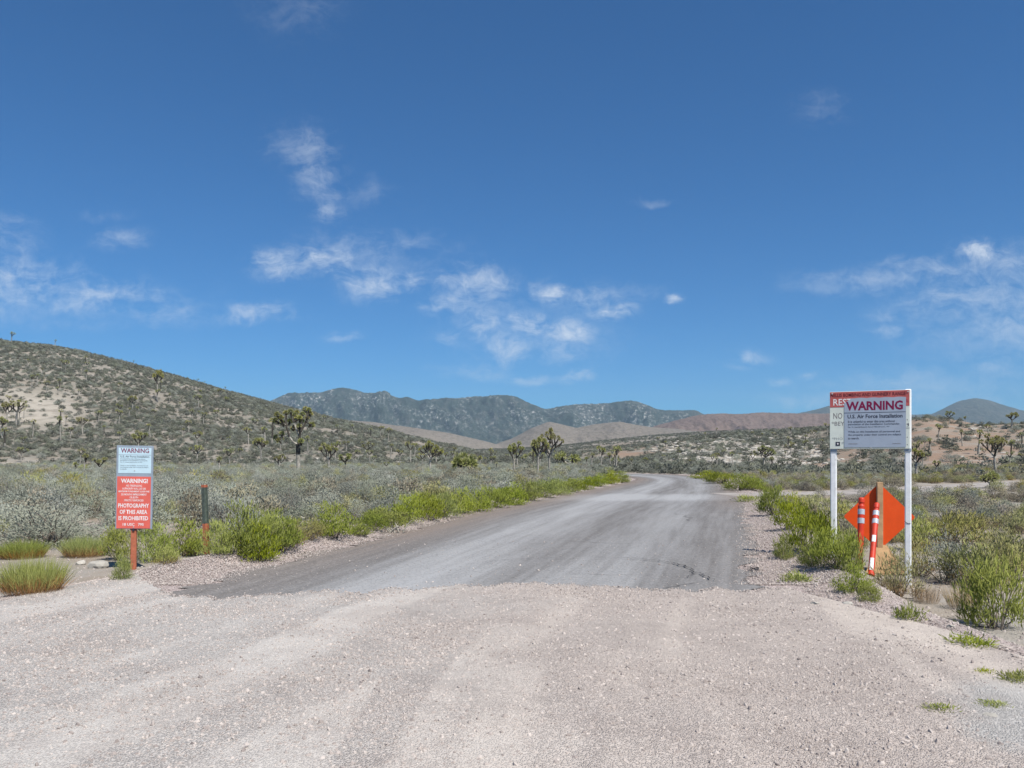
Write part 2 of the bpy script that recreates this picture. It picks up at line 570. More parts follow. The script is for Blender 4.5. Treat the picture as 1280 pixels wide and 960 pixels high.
def asphalt_mat():
    m, t, bs, out = new_mat("worn_asphalt")
    P = t.n('ShaderNodeNewGeometry').outputs['Position']
    a = attr(t, 'across')       # 0 left edge .. 1 right edge
    s = attr(t, 'along')        # metres
    lane = t.comb(t.math('MULTIPLY', a, 7.5), t.math('MULTIPLY', s, 0.045), 0)
    st = t.noise(lane, 1.5, 6, .6, .3)
    st2 = t.noise(lane, 5.0, 5, .6)
    big = t.noise(P, .25, 5, .6)
    asp = t.mix(t.ramp(st2, .3, .7), (0.135, 0.127, 0.118), (0.185, 0.178, 0.17))
    dust = t.mix(big, (0.31, 0.312, 0.312), (0.40, 0.40, 0.392))
    # two wheel paths polished pale by dust, darker rubble-free strips between and at the edges
    path = t.math('ADD', t.ramp(t.math('ABSOLUTE', t.math('SUBTRACT', a, 0.36)), .20, .03), t.math('MULTIPLY', t.ramp(t.math('ABSOLUTE', t.math('SUBTRACT', a, 0.70)), .17, .02), .62))
    # lane paths swing out towards the apron
    f = t.math('ADD', t.math('MULTIPLY', path, .62), t.math('MULTIPLY', t.math('SUBTRACT', st, .46), 1.15))
    f = t.math('ADD', f, t.math('MULTIPLY', t.math('SUBTRACT', st2, .5), .5))
    near = t.ramp(s, 17, 4.5, 0, .42)
    f = t.math('ADD', f, t.math('MULTIPLY', near, t.ramp(a, .12, .3)))
    f = t.math('ADD', f, t.math('MULTIPLY', t.ramp(t.math('ABSOLUTE', t.math('SUBTRACT', s, 36.5)), 4.5, 1.0), .55))
    c = t.mix(t.math('MINIMUM', t.math('MAXIMUM', f, 0.06), .95), asp, dust)
    brown = t.math('MULTIPLY', t.ramp(a, .26, .02), t.ramp(s, 9, 20, .25, 1))
    brown = t.math('MAXIMUM', brown, t.math('MULTIPLY', t.ramp(a, .78, .98), t.ramp(s, 24, 36, .12, .95)))
    c = t.mix(t.math('MULTIPLY', brown, t.ramp(st2, .3, .6, .45, .85)), c, (0.215, 0.168, 0.135))
    vc = t.sep(t.voro(P, 46, out='Color'))[0]
    c = t.mix(t.ramp(vc, .75, 1, 0, .35), c, (0.42, .39, .36))
    c = t.mix(t.ramp(vc, .25, 0, 0, .45), c, (0.07, .065, .06))
    # cracks
    cw = t.vm('ADD', P, t.vm('MULTIPLY', t.n('ShaderNodeTexNoise').outputs[1], (0, 0, 0)))
    nn = t.n('ShaderNodeTexNoise')
    t.put(nn.inputs['Vector'], P)
    nn.inputs['Scale'].default_value = .9
    nn.inputs['Detail'].default_value = 5
    cw = t.vm('ADD', P, t.vm('MULTIPLY', nn.outputs[1], (1.5, 1.5, 0)))
    e = t.n('ShaderNodeTexVoronoi', feature='DISTANCE_TO_EDGE')
    t.put(e.inputs['Vector'], t.vm('MULTIPLY', cw, (.3, .55, 0)))
    e.inputs['Scale'].default_value = .55
    crack = t.math('MULTIPLY', t.ramp(e.outputs['Distance'], .006, .001), t.ramp(t.noise(P, .5, 3), .48, .6))
    crack = t.math('MULTIPLY', crack, t.ramp(a, .5, .62))
    c = t.mix(t.math('MULTIPLY', crack, .7), c, (0.05, .047, .044))
    t.put(bs.inputs['Base Color'], c)
    bs.inputs['Roughness'].default_value = 0.85
    bs.inputs['Specular IOR Level'].default_value = 0.2
    bump(t, bs, t.math('ADD', t.voro(P, 70), t.math('MULTIPLY', crack, -1.5)), .5, .006)
    return m


def stone_mat(name, a, b, rough=.9):
    m, t, bs, out = new_mat(name)
    oi = t.n('ShaderNodeObjectInfo')
    tcn = t.n('ShaderNodeTexCoord').outputs['Object']
    n = t.noise(tcn, 3, 4, .6)
    f = t.math('ADD', t.math('MULTIPLY', oi.outputs['Random'], .75), t.math('MULTIPLY', n, .3))
    t.put(bs.inputs['Base Color'], t.mix(f, a, b))
    bs.inputs['Roughness'].default_value = rough
    bs.inputs['Specular IOR Level'].default_value = 0.15
    return m


def leaf_mat(name, dark, light, rnd=0.25, tip=None, base=None, trans=0.2, bend=0.75, hue=(.478, .516)):
    """leaf colour varied blade by blade and plant by plant"""
    m, t, bs, out = new_mat(name)
    f = attr(t, 'shade')
    oi = t.n('ShaderNodeObjectInfo').outputs['Random']
    c = t.mix(f, dark, light)
    if base is not None:
        g = t.sep(t.n('ShaderNodeTexCoord').outputs['Generated'])[2]
        c = t.mix(t.ramp(t.math('ADD', g, t.math('MULTIPLY', t.math('SUBTRACT', f, .5), .35)), .42, .12, 0, .85), c, base)
    if tip is not None:
        c = t.mix(t.ramp(attr(t, 'tip'), .45, 1.0, 0, .8), c, tip)
    hv = t.n('ShaderNodeHueSaturation')
    t.put(hv.inputs['Color'], c)
    t.put(hv.inputs['Value'], t.ramp(oi, 0, 1, 1 - rnd, 1 + rnd, False))
    t.put(hv.inputs['Saturation'], t.ramp(t.math('FRACT', t.math('MULTIPLY', oi, 7.31)), 0, 1, 1 - rnd, 1 + rnd * .8, False))
    t.put(hv.inputs['Hue'], t.ramp(t.math('FRACT', t.math('MULTIPLY', oi, 13.7)), 0, 1, hue[0], hue[1], False))
    d = t.n('ShaderNodeBsdfDiffuse')
    geo = t.n('ShaderNodeNewGeometry')
    ob = t.n('ShaderNodeObjectInfo')
    rel = t.vm('NORMALIZE', t.vm('ADD', t.vm('SUBTRACT', geo.outputs['Position'], ob.outputs['Location']), (0, 0, 0.12)))
    nn_ = t.vm('NORMALIZE', t.vm('ADD', t.vm('MULTIPLY', geo.outputs['Normal'], (.75,) * 3), t.vm('MULTIPLY', rel, (bend,) * 3)))
    t.put(d.inputs['Normal'], nn_)
    tr = t.n('ShaderNodeBsdfTranslucent')
    t.put(d.inputs[0], hv.outputs[0])
    t.put(tr.inputs[0], hv.outputs[0])
    mx = t.n('ShaderNodeMixShader')
    mx.inputs[0].default_value = trans
    t.put(mx.inputs[1], d.outputs[0])
    t.put(mx.inputs[2], tr.outputs[0])
    t.put(out.inputs[0], mx.outputs[0])
    return m


def mountain_mat(name, low, high, pale, pale_amt, sc, green=None):
    m, t, bs, out = new_mat(name)
    P = t.vm('MULTIPLY', t.n('ShaderNodeNewGeometry').outputs['Position'], (1.0, 0.4, 1.0))
    hgt = attr(t, 'h')
    rv = attr(t, 'rv')
    n1 = t.noise(P, .004 * sc, 7, .62)
    n2 = t.noise(P, .02 * sc, 6, .7)
    c = t.mix(t.ramp(t.math('ADD', hgt, t.math('MULTIPLY', t.math('SUBTRACT', n1, .5), .9)), .25, .65), low, high)
    if green is not None:
        c = t.mix(t.ramp(t.math('ADD', n2, t.math('MULTIPLY', rv, -.18)), .36, .58, .85, 0), c, green)
    pk = t.math('MULTIPLY', t.ramp(t.noise(P, .06 * sc, 6, .85), .52, .615), t.ramp(n1, .40, .56))
    pk = t.math('MULTIPLY', pk, t.ramp(hgt, .2, .6, .12, 1))
    c = t.mix(t.math('MULTIPLY', pk, pale_amt), c, pale)
    sp = t.noise(P, .09 * sc, 3, .7)
    c = t.mix(t.ramp(sp, .46, .6, 0, .6), c, t.mix(1, c, (.5, .52, .48), 'MULTIPLY'))
    t.put(bs.inputs['Base Color'], c)
    bs.inputs['Roughness'].default_value = 1
    bs.inputs['Specular IOR Level'].default_value = 0.0
    bump(t, bs, t.math('ADD', n2, t.math('MULTIPLY', sp, .4)), .6, 14.0 / sc)
    return m


M_soil = ground_mat()
M_gravel = gravel_mat()
M_asphalt = asphalt_mat()
M_track = simple("track_dust", (0.33, 0.30, 0.27), .95, .2, 1.2, .1)
M_pebble = stone_mat("pebble_stone", (0.24, 0.20, 0.18), (0.565, 0.50, 0.445))
M_pale_rock = stone_mat("pale_limestone", (0.30, 0.28, 0.24), (0.50, 0.47, 0.41))
M_red_rock = stone_mat("rust_rock", (0.20, 0.10, 0.07), (0.36, 0.21, 0.15))
M_sage = leaf_mat("sage_leaf", (0.195, 0.212, 0.166), (0.37, 0.382, 0.308), .32, trans=.25)
M_scrub = leaf_mat("hill_scrub_leaf", (0.08, 0.09, 0.068), (0.255, 0.26, 0.20), .32, trans=.25)
M_rabbit = leaf_mat("rabbitbrush_leaf", (0.15, 0.188, 0.024), (0.365, 0.405, 0.088), .18, trans=.38, hue=(.486, .506))
M_olive = leaf_mat("olive_brush_leaf", (0.17, 0.18, 0.055), (0.40, 0.385, 0.16), .2, base=(0.27, 0.17, 0.09), trans=.25)
M_grass = leaf_mat("tall_grass_blade", (0.14, 0.19, 0.035), (0.34, 0.38, 0.12), .12, base=(0.36, 0.185, 0.06), trans=.3)
M_drygrass = leaf_mat("dry_grass_blade", (0.30, 0.23, 0.12), (0.50, 0.41, 0.26), .15, trans=.2)
M_brush = leaf_mat("brown_brush_leaf", (0.14, 0.125, 0.085), (0.38, 0.345, 0.25), .3, trans=.2)
M_twig = simple("grey_twig", (0.22, 0.185, 0.15), .9, .25)
M_yucca = leaf_mat("joshua_leaf", (0.14, 0.155, 0.04), (0.37, 0.375, 0.12), .12, tip=(0.58, 0.55, 0.26), trans=.15, bend=0)
M_yucca_dead = leaf_mat("joshua_dead_leaf", (0.035, 0.03, 0.024), (0.10, 0.085, 0.06), .15, trans=.05, bend=0)
M_bark = simple("joshua_bark", (0.34, 0.315, 0.265), .95, .35, 5, .1)
M_bark_dark = simple("joshua_shag", (0.075, 0.066, 0.054), .95, .35, 5, .1)

# ------------------------------------------------------------------ ground sheet
nu, nY = 420, 450
us = np.linspace(-0.95, 0.95, nu)
yy = np.concatenate([np.linspace(-8, -1, 10)[:-1], np.geomspace(6.0, 1010, nY) - 7.0])
UU, YY = np.meshgrid(us, yy)
XX = UU * (YY + 9.5)
ZZ = terrain(XX.ravel(), YY.ravel())
gx, gy = XX.ravel(), YY.ravel()
gu = gx / np.maximum(gy, 6)
gv = (ZZ - CAMZ) / np.maximum(gy, 6)
gpx, gpy = 640 + F * gu, HY - F * gv


def patch(px, py, cx, cy, rx, ry):
    return np.clip(1.6 - 1.6 * np.hypot((px - cx) / rx, (py - cy) / ry), 0, 1)


def pale_f(x, y, px, py):
    pa = np.maximum(patch(px, py, 45, 512, 82, 31), patch(px, py, 20, 590, 55, 22))
    pa = np.maximum(pa, .8 * patch(px, py, 20, 497, 40, 20))
    pa = np.maximum(pa, .35 * patch(px, py, 100, 455, 160, 30))
    pa = np.maximum(pa, .75 * sstep(60, 100, y) * patch(px, py, 920, 566, 120, 24))
    return pa * sstep(45, 70, y)


def red_f(x, y, px, py):
    rd = np.maximum(1.15 * patch(px, py, 1195, 553, 150, 56), .95 * patch(px, py, 785, 564, 62, 12))
    rd = np.maximum(rd, .8 * patch(px, py, 1040, 572, 80, 30))
    return np.clip(rd, 0, 1) * sstep(35, 60, y)


ins_all = inside(gx, gy)
A = {
    'pale': pale_f(gx, gy, gpx, gpy), 'red': red_f(gx, gy, gpx, gpy),
    'gravel': sstep(-1.0, 0.1, ins_all) * sstep(110, 60, gy) * sstep(.7, 1.2, np.hypot((gx - 3.75) / .95, (gy - 4.7) / 1.35)),
    'far': sstep(70, 160, gy),
}
idx = np.arange(len(yy) * nu).reshape(len(yy), nu)
quads = np.stack([idx[:-1, :-1], idx[:-1, 1:], idx[1:, 1:], idx[1:, :-1]], -1).reshape(-1, 4)
ground = mesh_obj("ground", np.stack([gx, gy, ZZ], 1), quads, M_soil, smooth=True, attrs=A, kind='structure')

# the flat basin that carries the ground on to the horizon on every side
bn = 40
e = np.concatenate([-np.geomspace(8000, 30, bn), np.geomspace(30, 8000, bn)])
BX, BY = np.meshgrid(e, e)
BZ = np.full(BX.shape, -2.2) + np.where(np.hypot(BX, BY) > 900, 6 * (fbm(BX / 700, BY / 700, 3, 3) - .5), 0)
bi = np.arange(BX.size).reshape(BX.shape)
bq = np.stack([bi[:-1, :-1], bi[:-1, 1:], bi[1:, 1:], bi[1:, :-1]], -1).reshape(-1, 4)
mesh_obj("basin_terrain", np.stack([BX.ravel(), BY.ravel(), BZ.ravel()], 1), bq, M_soil, smooth=True,
         attrs={'far': np.ones(BX.size), 'red': np.zeros(BX.size), 'pale': np.zeros(BX.size), 'gravel': np.zeros(BX.size)}, kind='structure')

# ------------------------------------------------------------------ road, apron, side track
na = 26
aa = np.linspace(0, 1, na)
seg = np.concatenate([[0], np.cumsum(np.hypot(*np.diff(RC, axis=0).T))])
PX = RL[:, None, 0] * (1 - aa) + RR[:, None, 0] * aa
PY = RL[:, None, 1] * (1 - aa) + RR[:, None, 1] * aa
edge_n = (fbm(seg / .6, seg * 0, 5, 61, .72) - .5) * 1.1
PX[:, 0] += edge_n
PX[:, -1] += (fbm(seg / .55, seg * 0 + 5, 5, 62, .75) - .5) * .95
PZ = terrain(PX.ravel(), PY.ravel()).reshape(PX.shape)
PZ = np.where(np.minimum(aa, 1 - aa)[None, :] < .06, PZ, np.minimum(PZ, 0.02)) + 0.012
ri = np.arange(PX.size).reshape(PX.shape)
rq = np.stack([ri[:-1, :-1], ri[:-1, 1:], ri[1:, 1:], ri[1:, :-1]], -1).reshape(-1, 4)
road = mesh_obj("road", np.stack([PX.ravel(), PY.ravel(), PZ.ravel()], 1), rq, M_asphalt, smooth=True,
                attrs={'across': np.tile(aa, len(RC)), 'along': np.repeat(seg, na) + 5.5}, kind='structure')

M_crack = bpy.data.materials.new("open_crack")
M_crack.use_nodes = True
M_crack.node_tree.nodes['Principled BSDF'].inputs['Base Color'].default_value = (0.03, 0.028, 0.026, 1)
M_crack.node_tree.nodes['Principled BSDF'].inputs['Roughness'].default_value = .95


def crack(pts, w0):
    P0 = []
    for (a, b_) in pts:
        Yp = CAMZ * F / (b_ - HY)
        P0.append(((a - 640) / F * Yp, Yp))
    Q = smooth_line(np.array(P0), 90)
    Q += np.stack([fbm(Q[:, 0] * 9, Q[:, 1] * 9, 3, 131) - .5, fbm(Q[:, 0] * 9, Q[:, 1] * 9, 3, 132) - .5], 1) * .16
    D = np.gradient(Q, axis=0)
    D /= np.linalg.norm(D, axis=1)[:, None] + 1e-9
    wd = w0 * (.25 + 1.2 * vnoise(np.arange(90) * .35, np.zeros(90), 5)) * np.sin(np.linspace(.05, 3.09, 90)) ** .5
    N = np.stack([-D[:, 1], D[:, 0]], 1) * wd[:, None]
    V = np.stack([np.c_[Q + N, np.full(90, .0365)], np.c_[Q - N, np.full(90, .0365)]], 1).reshape(-1, 3)
    k_ = np.arange(89) * 2
    mesh_obj("crack", V, np.stack([k_, k_ + 2, k_ + 3, k_ + 1], 1), M_crack, parent=road)


crack([(742, 699), (790, 700), (828, 704), (852, 709), (868, 717), (858, 724)], .013)
crack([(868, 717), (880, 721), (893, 728)], .012)
crack([(600, 705), (650, 701), (700, 699)], .006)
for k_ in range(5):
    crack([(926 + k_ * 5, 709 + (k_ * 7) % 5), (938 + k_ * 3, 712 + (k_ * 5) % 4), (944 - k_ * 3, 716 - k_ % 3)], .014)

# gravel apron: spread over the start of the road, its far edge ragged
an = 420
bx = np.linspace(-9.5, 5.2, an)
edge_pts = prof([(-200, 775), (0, 752), (60, 738), (160, 722), (205, 742), (250, 749), (330, 746), (480, 741), (560, 736), (700, 734), (850, 738), (945, 742), (975, 735), (1090, 765), (1280, 815)])
ex = edge_pts[0] * CAMZ / -edge_pts[1]
ey = CAMZ / -edge_pts[1]
o_ = np.argsort(ex)
far_edge = np.interp(bx, ex[o_], ey[o_]) + (fbm(bx * 2.6, bx * 0, 6, 71, .75) - .5) * 1.0
rows = 70
tt = np.linspace(0, 1, rows)
AX = np.repeat(bx[None, :], rows, 0)
AY = -6 + (far_edge[None, :] + 6) * tt[:, None]
lim = inside(AX.ravel(), AY.ravel()).reshape(AX.shape)
AZ = terrain(AX.ravel(), AY.ravel()).reshape(AX.shape) + 0.02 + 0.012 * (fbm(AX * 1.1, AY * 1.1, 3, 77) - .5)
ai = np.arange(AX.size).reshape(AX.shape)
aq = np.stack([ai[:-1, :-1], ai[:-1, 1:], ai[1:, 1:], ai[1:, :-1]], -1).reshape(-1, 4)
fl = lim.ravel()[aq].mean(1) + (fbm(AX.ravel()[aq[:, 0]] * 2.5, AY.ravel()[aq[:, 0]] * 2.5, 4, 79) - .5) * .9
aq = aq[fl > 0.05]



def dust_f(x, y):
    q = x - .27 * y - .02 * np.maximum(0, 10 - y) ** 2 * np.sign(x + 1) + .5 * (fbm(x * .4, y * .3, 2, 117) - .5)
    b_ = fbm(q * 1.15, y * .06, 4, 111, .6) + .10 * (fbm(x * 1.3, y * 1.3, 3, 113) - .5)
    return sstep(.36, .70, b_)


apron = mesh_obj("gravel_apron", np.stack([AX.ravel(), AY.ravel(), AZ.ravel()], 1), aq, M_gravel, smooth=True, attrs={'dust': dust_f(AX.ravel(), AY.ravel()), 'bare': sstep(1.25, .75, np.hypot((AX.ravel() - 3.75) / .95, (AY.ravel() - 4.7) / 1.35) + (fbm(AX.ravel() * 2, AY.ravel() * 2, 4, 83) - .5) * .9)}, kind='structure')

tn = len(TRACK)
td = np.gradient(TRACK, axis=0)
td /= np.linalg.norm(td, axis=1)[:, None]
tnrm = np.stack([-td[:, 1], td[:, 0]], 1)
tw = np.linspace(-1, 1, 9)
TX = TRACK[:, None, 0] + tnrm[:, None, 0] * tw * 1.7
TY = TRACK[:, None, 1] + tnrm[:, None, 1] * tw * 1.7
TZ = terrain(TX.ravel(), TY.ravel()).reshape(TX.shape) + .016
keep0 = 6
ti = np.arange(TX.size).reshape(TX.shape)
tq = np.stack([ti[keep0:-1, :-1], ti[keep0:-1, 1:], ti[keep0 + 1:, 1:], ti[keep0 + 1:, :-1]], -1).reshape(-1, 4)
mesh_obj("dirt_track", np.stack([TX.ravel(), TY.ravel(), TZ.ravel()], 1), tq, M_track, smooth=True, kind='structure')


# ------------------------------------------------------------------ mountains
def mountain(name, pts, yf, yr, back, zbase, mat, seed, spur=1.0, nx=420, ny=90, kx=26.0, rough=1.0):
    a = np.array(pts, float)
    u0, u1 = (a[0, 0] - 640) / F, (a[-1, 0] - 640) / F
    u = np.linspace(u0, u1, nx)
    sk = np.interp(u, (a[:, 0] - 640) / F, (HY - a[:, 1]) / F)
    k = np.hanning(7)
    k /= k.sum()
    sk = np.convolve(np.pad(sk, 3, mode='edge'), k, 'valid')
    s = np.concatenate([np.linspace(0, 1, ny), np.linspace(1, 1.6, 14)[1:]])
    Um, Sm = np.meshgrid(u, s)
    depth = yf + (yr - yf) * np.minimum(Sm, 1) + np.maximum(Sm - 1, 0) * back
    H = (CAMZ + sk * yr)[None, :] - zbase
    Uw = Um + .05 * (fbm(Um * 9, Sm * 1.5, 3, seed + 70) - .5) * Sm
    r1 = ridged(Uw * kx * .55 + Sm * 0.9, Sm * 1.9 + Um * 5, 6, seed, .6)
    r2 = fbm(Uw * kx * .3, Sm * 1.3, 4, seed + 50)
    sw = Sm + spur * (0.32 * (r1 - .55) + .25 * (r2 - .5)) * np.clip(Sm * (1 - Sm) * 4, 0, 1)
    g = np.where(Sm <= 1, np.clip(sw, 0, 1.02) ** 1.15, 1 - (np.maximum(Sm - 1, 0) / .6) ** 1.4)
    z = zbase + H * g
    z += rough * H.mean() * 0.028 * (ridged(Um * kx * 5, Sm * 9, 4, seed + 9) - .55) * np.clip(Sm * 3, 0, 1)
    z += spur * H * .10 * (ridged(Uw * kx * 1.7 + Sm * 1.3, Sm * 3.2 + Um * 9, 4, seed + 33, .6) - .58) * np.clip(Sm * 2.5, 0, 1) * np.clip((1.02 - Sm) * 6, .12, 1)
    x = Um * depth
    i = np.arange(Um.size).reshape(Um.shape)
    q = np.stack([i[:-1, :-1], i[:-1, 1:], i[1:, 1:], i[1:, :-1]], -1).reshape(-1, 4)
    hrel = np.clip((z - zbase) / max(H.max(), 1), 0, 1)
    return mesh_obj(name, np.stack([x.ravel(), depth.ravel(), z.ravel()], 1), q, mat, smooth=True,
                    attrs={'h': hrel.ravel(), 'rv': r1.ravel()}, kind='structure')


M_mt1 = mountain_mat("wooded_mountain", (0.105, 0.105, 0.085), (0.085, 0.09, 0.078), (0.54, 0.52, 0.49), .8, 1.0, (0.032, 0.05, 0.04))
M_mt2 = mountain_mat("tan_foothill", (0.235, 0.207, 0.172), (0.205, 0.18, 0.15), (0.33, 0.29, 0.24), .35, 1.6)
M_mt3 = mountain_mat("mauve_mountain", (0.20, 0.15, 0.12), (0.175, 0.13, 0.11), (0.30, 0.25, 0.21), .3, 1.4)
M_mt4 = mountain_mat("blue_far_mountain", (0.085, 0.09, 0.075), (0.10, 0.10, 0.085), (0.24, 0.21, 0.17), .5, .7, (0.05, 0.06, 0.045))

mountain("mountain_range", [(120, 560), (240, 535), (300, 515), (335, 503), (350, 495.5), (362, 490.5), (385, 491.5), (402, 490.5), (415, 486), (428, 484), (440, 486.5), (455, 490.5), (470, 491), (480, 490), (488, 494), (497, 497.5), (510, 496.5), (522, 501.5), (535, 499), (550, 498.5), (580, 496.5), (610, 495), (632, 494), (645, 495.5), (660, 503), (672, 508), (683, 511.5), (700, 508), (725, 505.5), (760, 504), (782, 501.5), (795, 501.5), (806, 505), (816, 509.5), (830, 513), (845, 513), (860, 512.5), (872, 513.5), (880, 519), (900, 522), (960, 526), (1100, 545)],
         3700, 4700, 900, -5, M_mt1, 101, 1.7, 620, 120, 24)
mountain("tan_foothill", [(250, 545), (330, 532), (385, 521), (420, 524), (470, 528), (520, 535), (560, 541), (600, 550), (640, 560), (680, 572)],
         1150, 2000, 500, -5, M_mt2, 202, .5, 260, 60, 20, .5)
mountain("grey_foothill", [(560, 575), (600, 562), (640, 548), (665, 535), (686, 527), (700, 530), (720, 535), (745, 530), (775, 527), (795, 531), (815, 534), (845, 536), (880, 540), (940, 548), (1010, 560)],
         1250, 2200, 500, -5, M_mt2, 303, .7, 260, 60, 22, .6)
mountain("mauve_mountain", [(760, 556), (820, 532), (850, 524), (875, 518.5), (898, 517), (925, 517.5), (955, 515.5), (985, 516.5), (1012, 517), (1040, 517), (1080, 521), (1140, 528), (1240, 545)],
         1700, 2600, 500, -5, M_mt3, 404, .9, 320, 70, 26, .8)
mountain("blue_mountain", [(880, 540), (960, 522), (1000, 516), (1020, 512), (1036, 507), (1060, 505), (1085, 511), (1110, 517), (1140, 518.5), (1165, 517.5), (1182, 509), (1200, 501), (1219, 497.5), (1235, 500), (1255, 506.5), (1280, 513.5), (1330, 520), (1420, 528), (1600, 540)],
         4400, 6200, 700, -5, M_mt4, 505, .7, 320, 60, 18, .5)

# ------------------------------------------------------------------ haze
HZ = 7900.0
hb = MB()
hb.box((0, 0, (620 - 7) / 2), (2 * HZ + 400, 2 * HZ + 400, 627))
hm = bpy.data.materials.new("pale_air")
hm.use_nodes = True
ht = NT(hm.node_tree)
ho = ht.n('ShaderNodeOutputMaterial')
pv = ht.n('ShaderNodeVolumePrincipled')
pv.inputs['Color'].default_value = (0.60, 0.82, 1.0, 1)
pv.inputs['Density'].default_value = 7.5e-5
pv.inputs['Anisotropy'].default_value = 0.0
ht.put(ho.inputs['Volume'], pv.outputs[0])
hz = hb.build("haze", hm)
hz['kind'] = 'stuff'


# ------------------------------------------------------------------ plants: mesh data
def rand_dirs(n, zmin=-0.1):
    z = rng.uniform(zmin, 1, n)
    a = rng.uniform(0, 2 * np.pi, n)
    r = np.sqrt(np.maximum(0, 1 - z * z))
    return np.stack([r * np.cos(a), r * np.sin(a), z], 1)


def blades(p, d, ln, wd, shade, curl=0.0):
    """one diamond-shaped leaf per row"""
    d = d / np.linalg.norm(d, axis=1)[:, None]
    rv = rng.normal(size=p.shape)
    side = np.cross(d, rv)
    side /= np.linalg.norm(side, axis=1)[:, None] + 1e-9
    ln, wd = np.broadcast_to(ln, len(p))[:, None], np.broadcast_to(wd, len(p))[:, None]
    mid = p + d * ln * .5
    tipp = p + d * ln
    if curl:
        tipp = tipp - np.array([0, 0, 1]) * ln * curl
    V = np.stack([p, mid + side * wd * .5, tipp, mid - side * wd * .5], 1).reshape(-1, 3)
    Q = np.arange(len(V)).reshape(-1, 4)
    return V, Q, np.repeat(shade, 4), np.tile([0, .5, 1, .5], len(p))


class Plant:
    def __init__(self):
        self.V, self.Q, self.s, self.t, self.m, self.n = [], [], [], [], [], 0

    def leaf(self, p, d, ln, wd, shade, mi=0, curl=0.0):
        V, Q, s, t = blades(p, d, ln, wd, shade, curl)
        self.push(V, Q, s, t, mi)

    def push(self, V, Q, s, t, mi):
        self.V.append(V)
        self.Q.append(Q + self.n)
        self.s.append(s)
        self.t.append(t)
        self.m.append(np.full(len(Q), mi))
        self.n += len(V)

    def stem(self, pts, rad, mi, n=4):
        pts = np.asarray(pts, float)
        k = len(pts)
        rad = np.broadcast_to(rad, k)
        T = np.gradient(pts, axis=0)
        T /= np.linalg.norm(T, axis=1)[:, None] + 1e-9
        ref = np.where(np.abs(T[:, 1:2]) < .9, np.array([[0, 1, 0]]), np.array([[1, 0, 0]]))
        s_ = np.cross(T, ref)
        s_ /= np.linalg.norm(s_, axis=1)[:, None]
        b_ = np.cross(T, s_)
        a = np.arange(n) * 2 * np.pi / n
        V = (pts[:, None] + (s_[:, None] * np.cos(a)[None, :, None] + b_[:, None] * np.sin(a)[None, :, None]) * rad[:, None, None]).reshape(-1, 3)
        ii = np.arange(k * n).reshape(k, n)
        jj = np.roll(ii, -1, 1)
        Q = np.stack([ii[:-1], jj[:-1], jj[1:], ii[1:]], -1).reshape(-1, 4)
        self.push(V, Q, np.full(len(V), .5), np.zeros(len(V)), mi)

    def mesh(self, name, mats, unit=False):
        me = bpy.data.meshes.new(name)
        V = np.concatenate(self.V)
        if unit:                      # 1 m across, 1 m tall
            lo, hi = np.percentile(V, 2, axis=0), np.percentile(V, 98, axis=0)
            V = V / np.array([(hi - lo)[:2].mean(), (hi - lo)[:2].mean(), hi[2]])
        np_mesh(me, V, np.concatenate(self.Q))
        for m in mats:
            me.materials.append(m)
        me.polygons.foreach_set('material_index', np.concatenate(self.m).astype(np.int32))
        for k, v in (('shade', self.s), ('tip', self.t)):
            a = me.attributes.new(k, 'FLOAT', 'POINT')
            a.data.foreach_set('value', np.concatenate(v).astype(np.float32))
        me.update()
        return me


def shrub_mesh(name, mats, n_cl, per, ln, wd, up, flat, stems=14, clr=.17, zmin=.05, curl=0.0):
    """shrub of diameter ~1 and height ~flat: leaf clumps on forking stems"""
    P = Plant()
    cd = rand_dirs(n_cl, zmin)
    cr = rng.uniform(.55, 1.0, n_cl)
    lob = 0.8 + .35 * np.array([vnoise(np.array([math.atan2(b, a) * 1.3 + 9]), np.array([c * 2]), 7)[0] for a, b, c in cd])
    C = cd * (cr * lob)[:, None] * np.array([.42, .42, flat * .82])
    C[:, 2] += .03
    csh = rng.uniform(0, 1, n_cl)
    for i in range(n_cl):
        q = C[i] + rng.normal(size=(per, 3)) * clr * .55 * np.array([1, 1, .8 * flat])
        q[:, 2] = np.abs(q[:, 2])
        d = q * np.array([1, 1, .7]) * (1 - up) / .5 + np.array([0, 0, up]) + rng.normal(size=(per, 3)) * .35
        P.leaf(q, d, rng.uniform(.6, 1.3, per) * ln, rng.uniform(.7, 1.3, per) * wd,
               np.clip(csh[i] * .5 + rng.uniform(0, .6, per), 0, 1), 0, curl)
    for i in rng.choice(n_cl, min(stems, n_cl), replace=False):
        b = rng.normal(size=3) * .03
        b[2] = -.02
        m_ = (b + C[i]) * .5 + rng.normal(size=3) * .04
        P.stem([b, m_, C[i]], [.014, .009, .004], 1, 3)
    return P.mesh(name, mats, True)


SAGE = [shrub_mesh("sagebrush", [M_sage, M_twig], 44, 62, .038, .0118, .38, .78, stems=18, clr=.125) for _ in range(8)]
SCRUB = [shrub_mesh("hill_scrub", [M_scrub, M_twig], 16, 9, .20, .085, .4, .72, stems=5) for _ in range(4)]
PLAINSAGE = [shrub_mesh("plain_sage", [M_sage, M_twig], 44, 50, .046, .0145, .38, .75, stems=8, clr=.125) for _ in range(6)]
BRUSH = [shrub_mesh("brown_brush", [M_brush, M_twig], 34, 34, .065, .017, .42, .75, stems=20, clr=.13) for _ in range(4)]
RABBIT = [shrub_mesh("rabbitbrush", [M_rabbit, M_twig], 52, 44, .10, .0135, .7, .85, stems=16, clr=.14, zmin=.08) for _ in range(5)]
OLIVE = [shrub_mesh("olive_brush", [M_olive, M_twig], 44, 36, .10, .0135, .65, .8, stems=22, clr=.15, zmin=.08) for _ in range(4)]


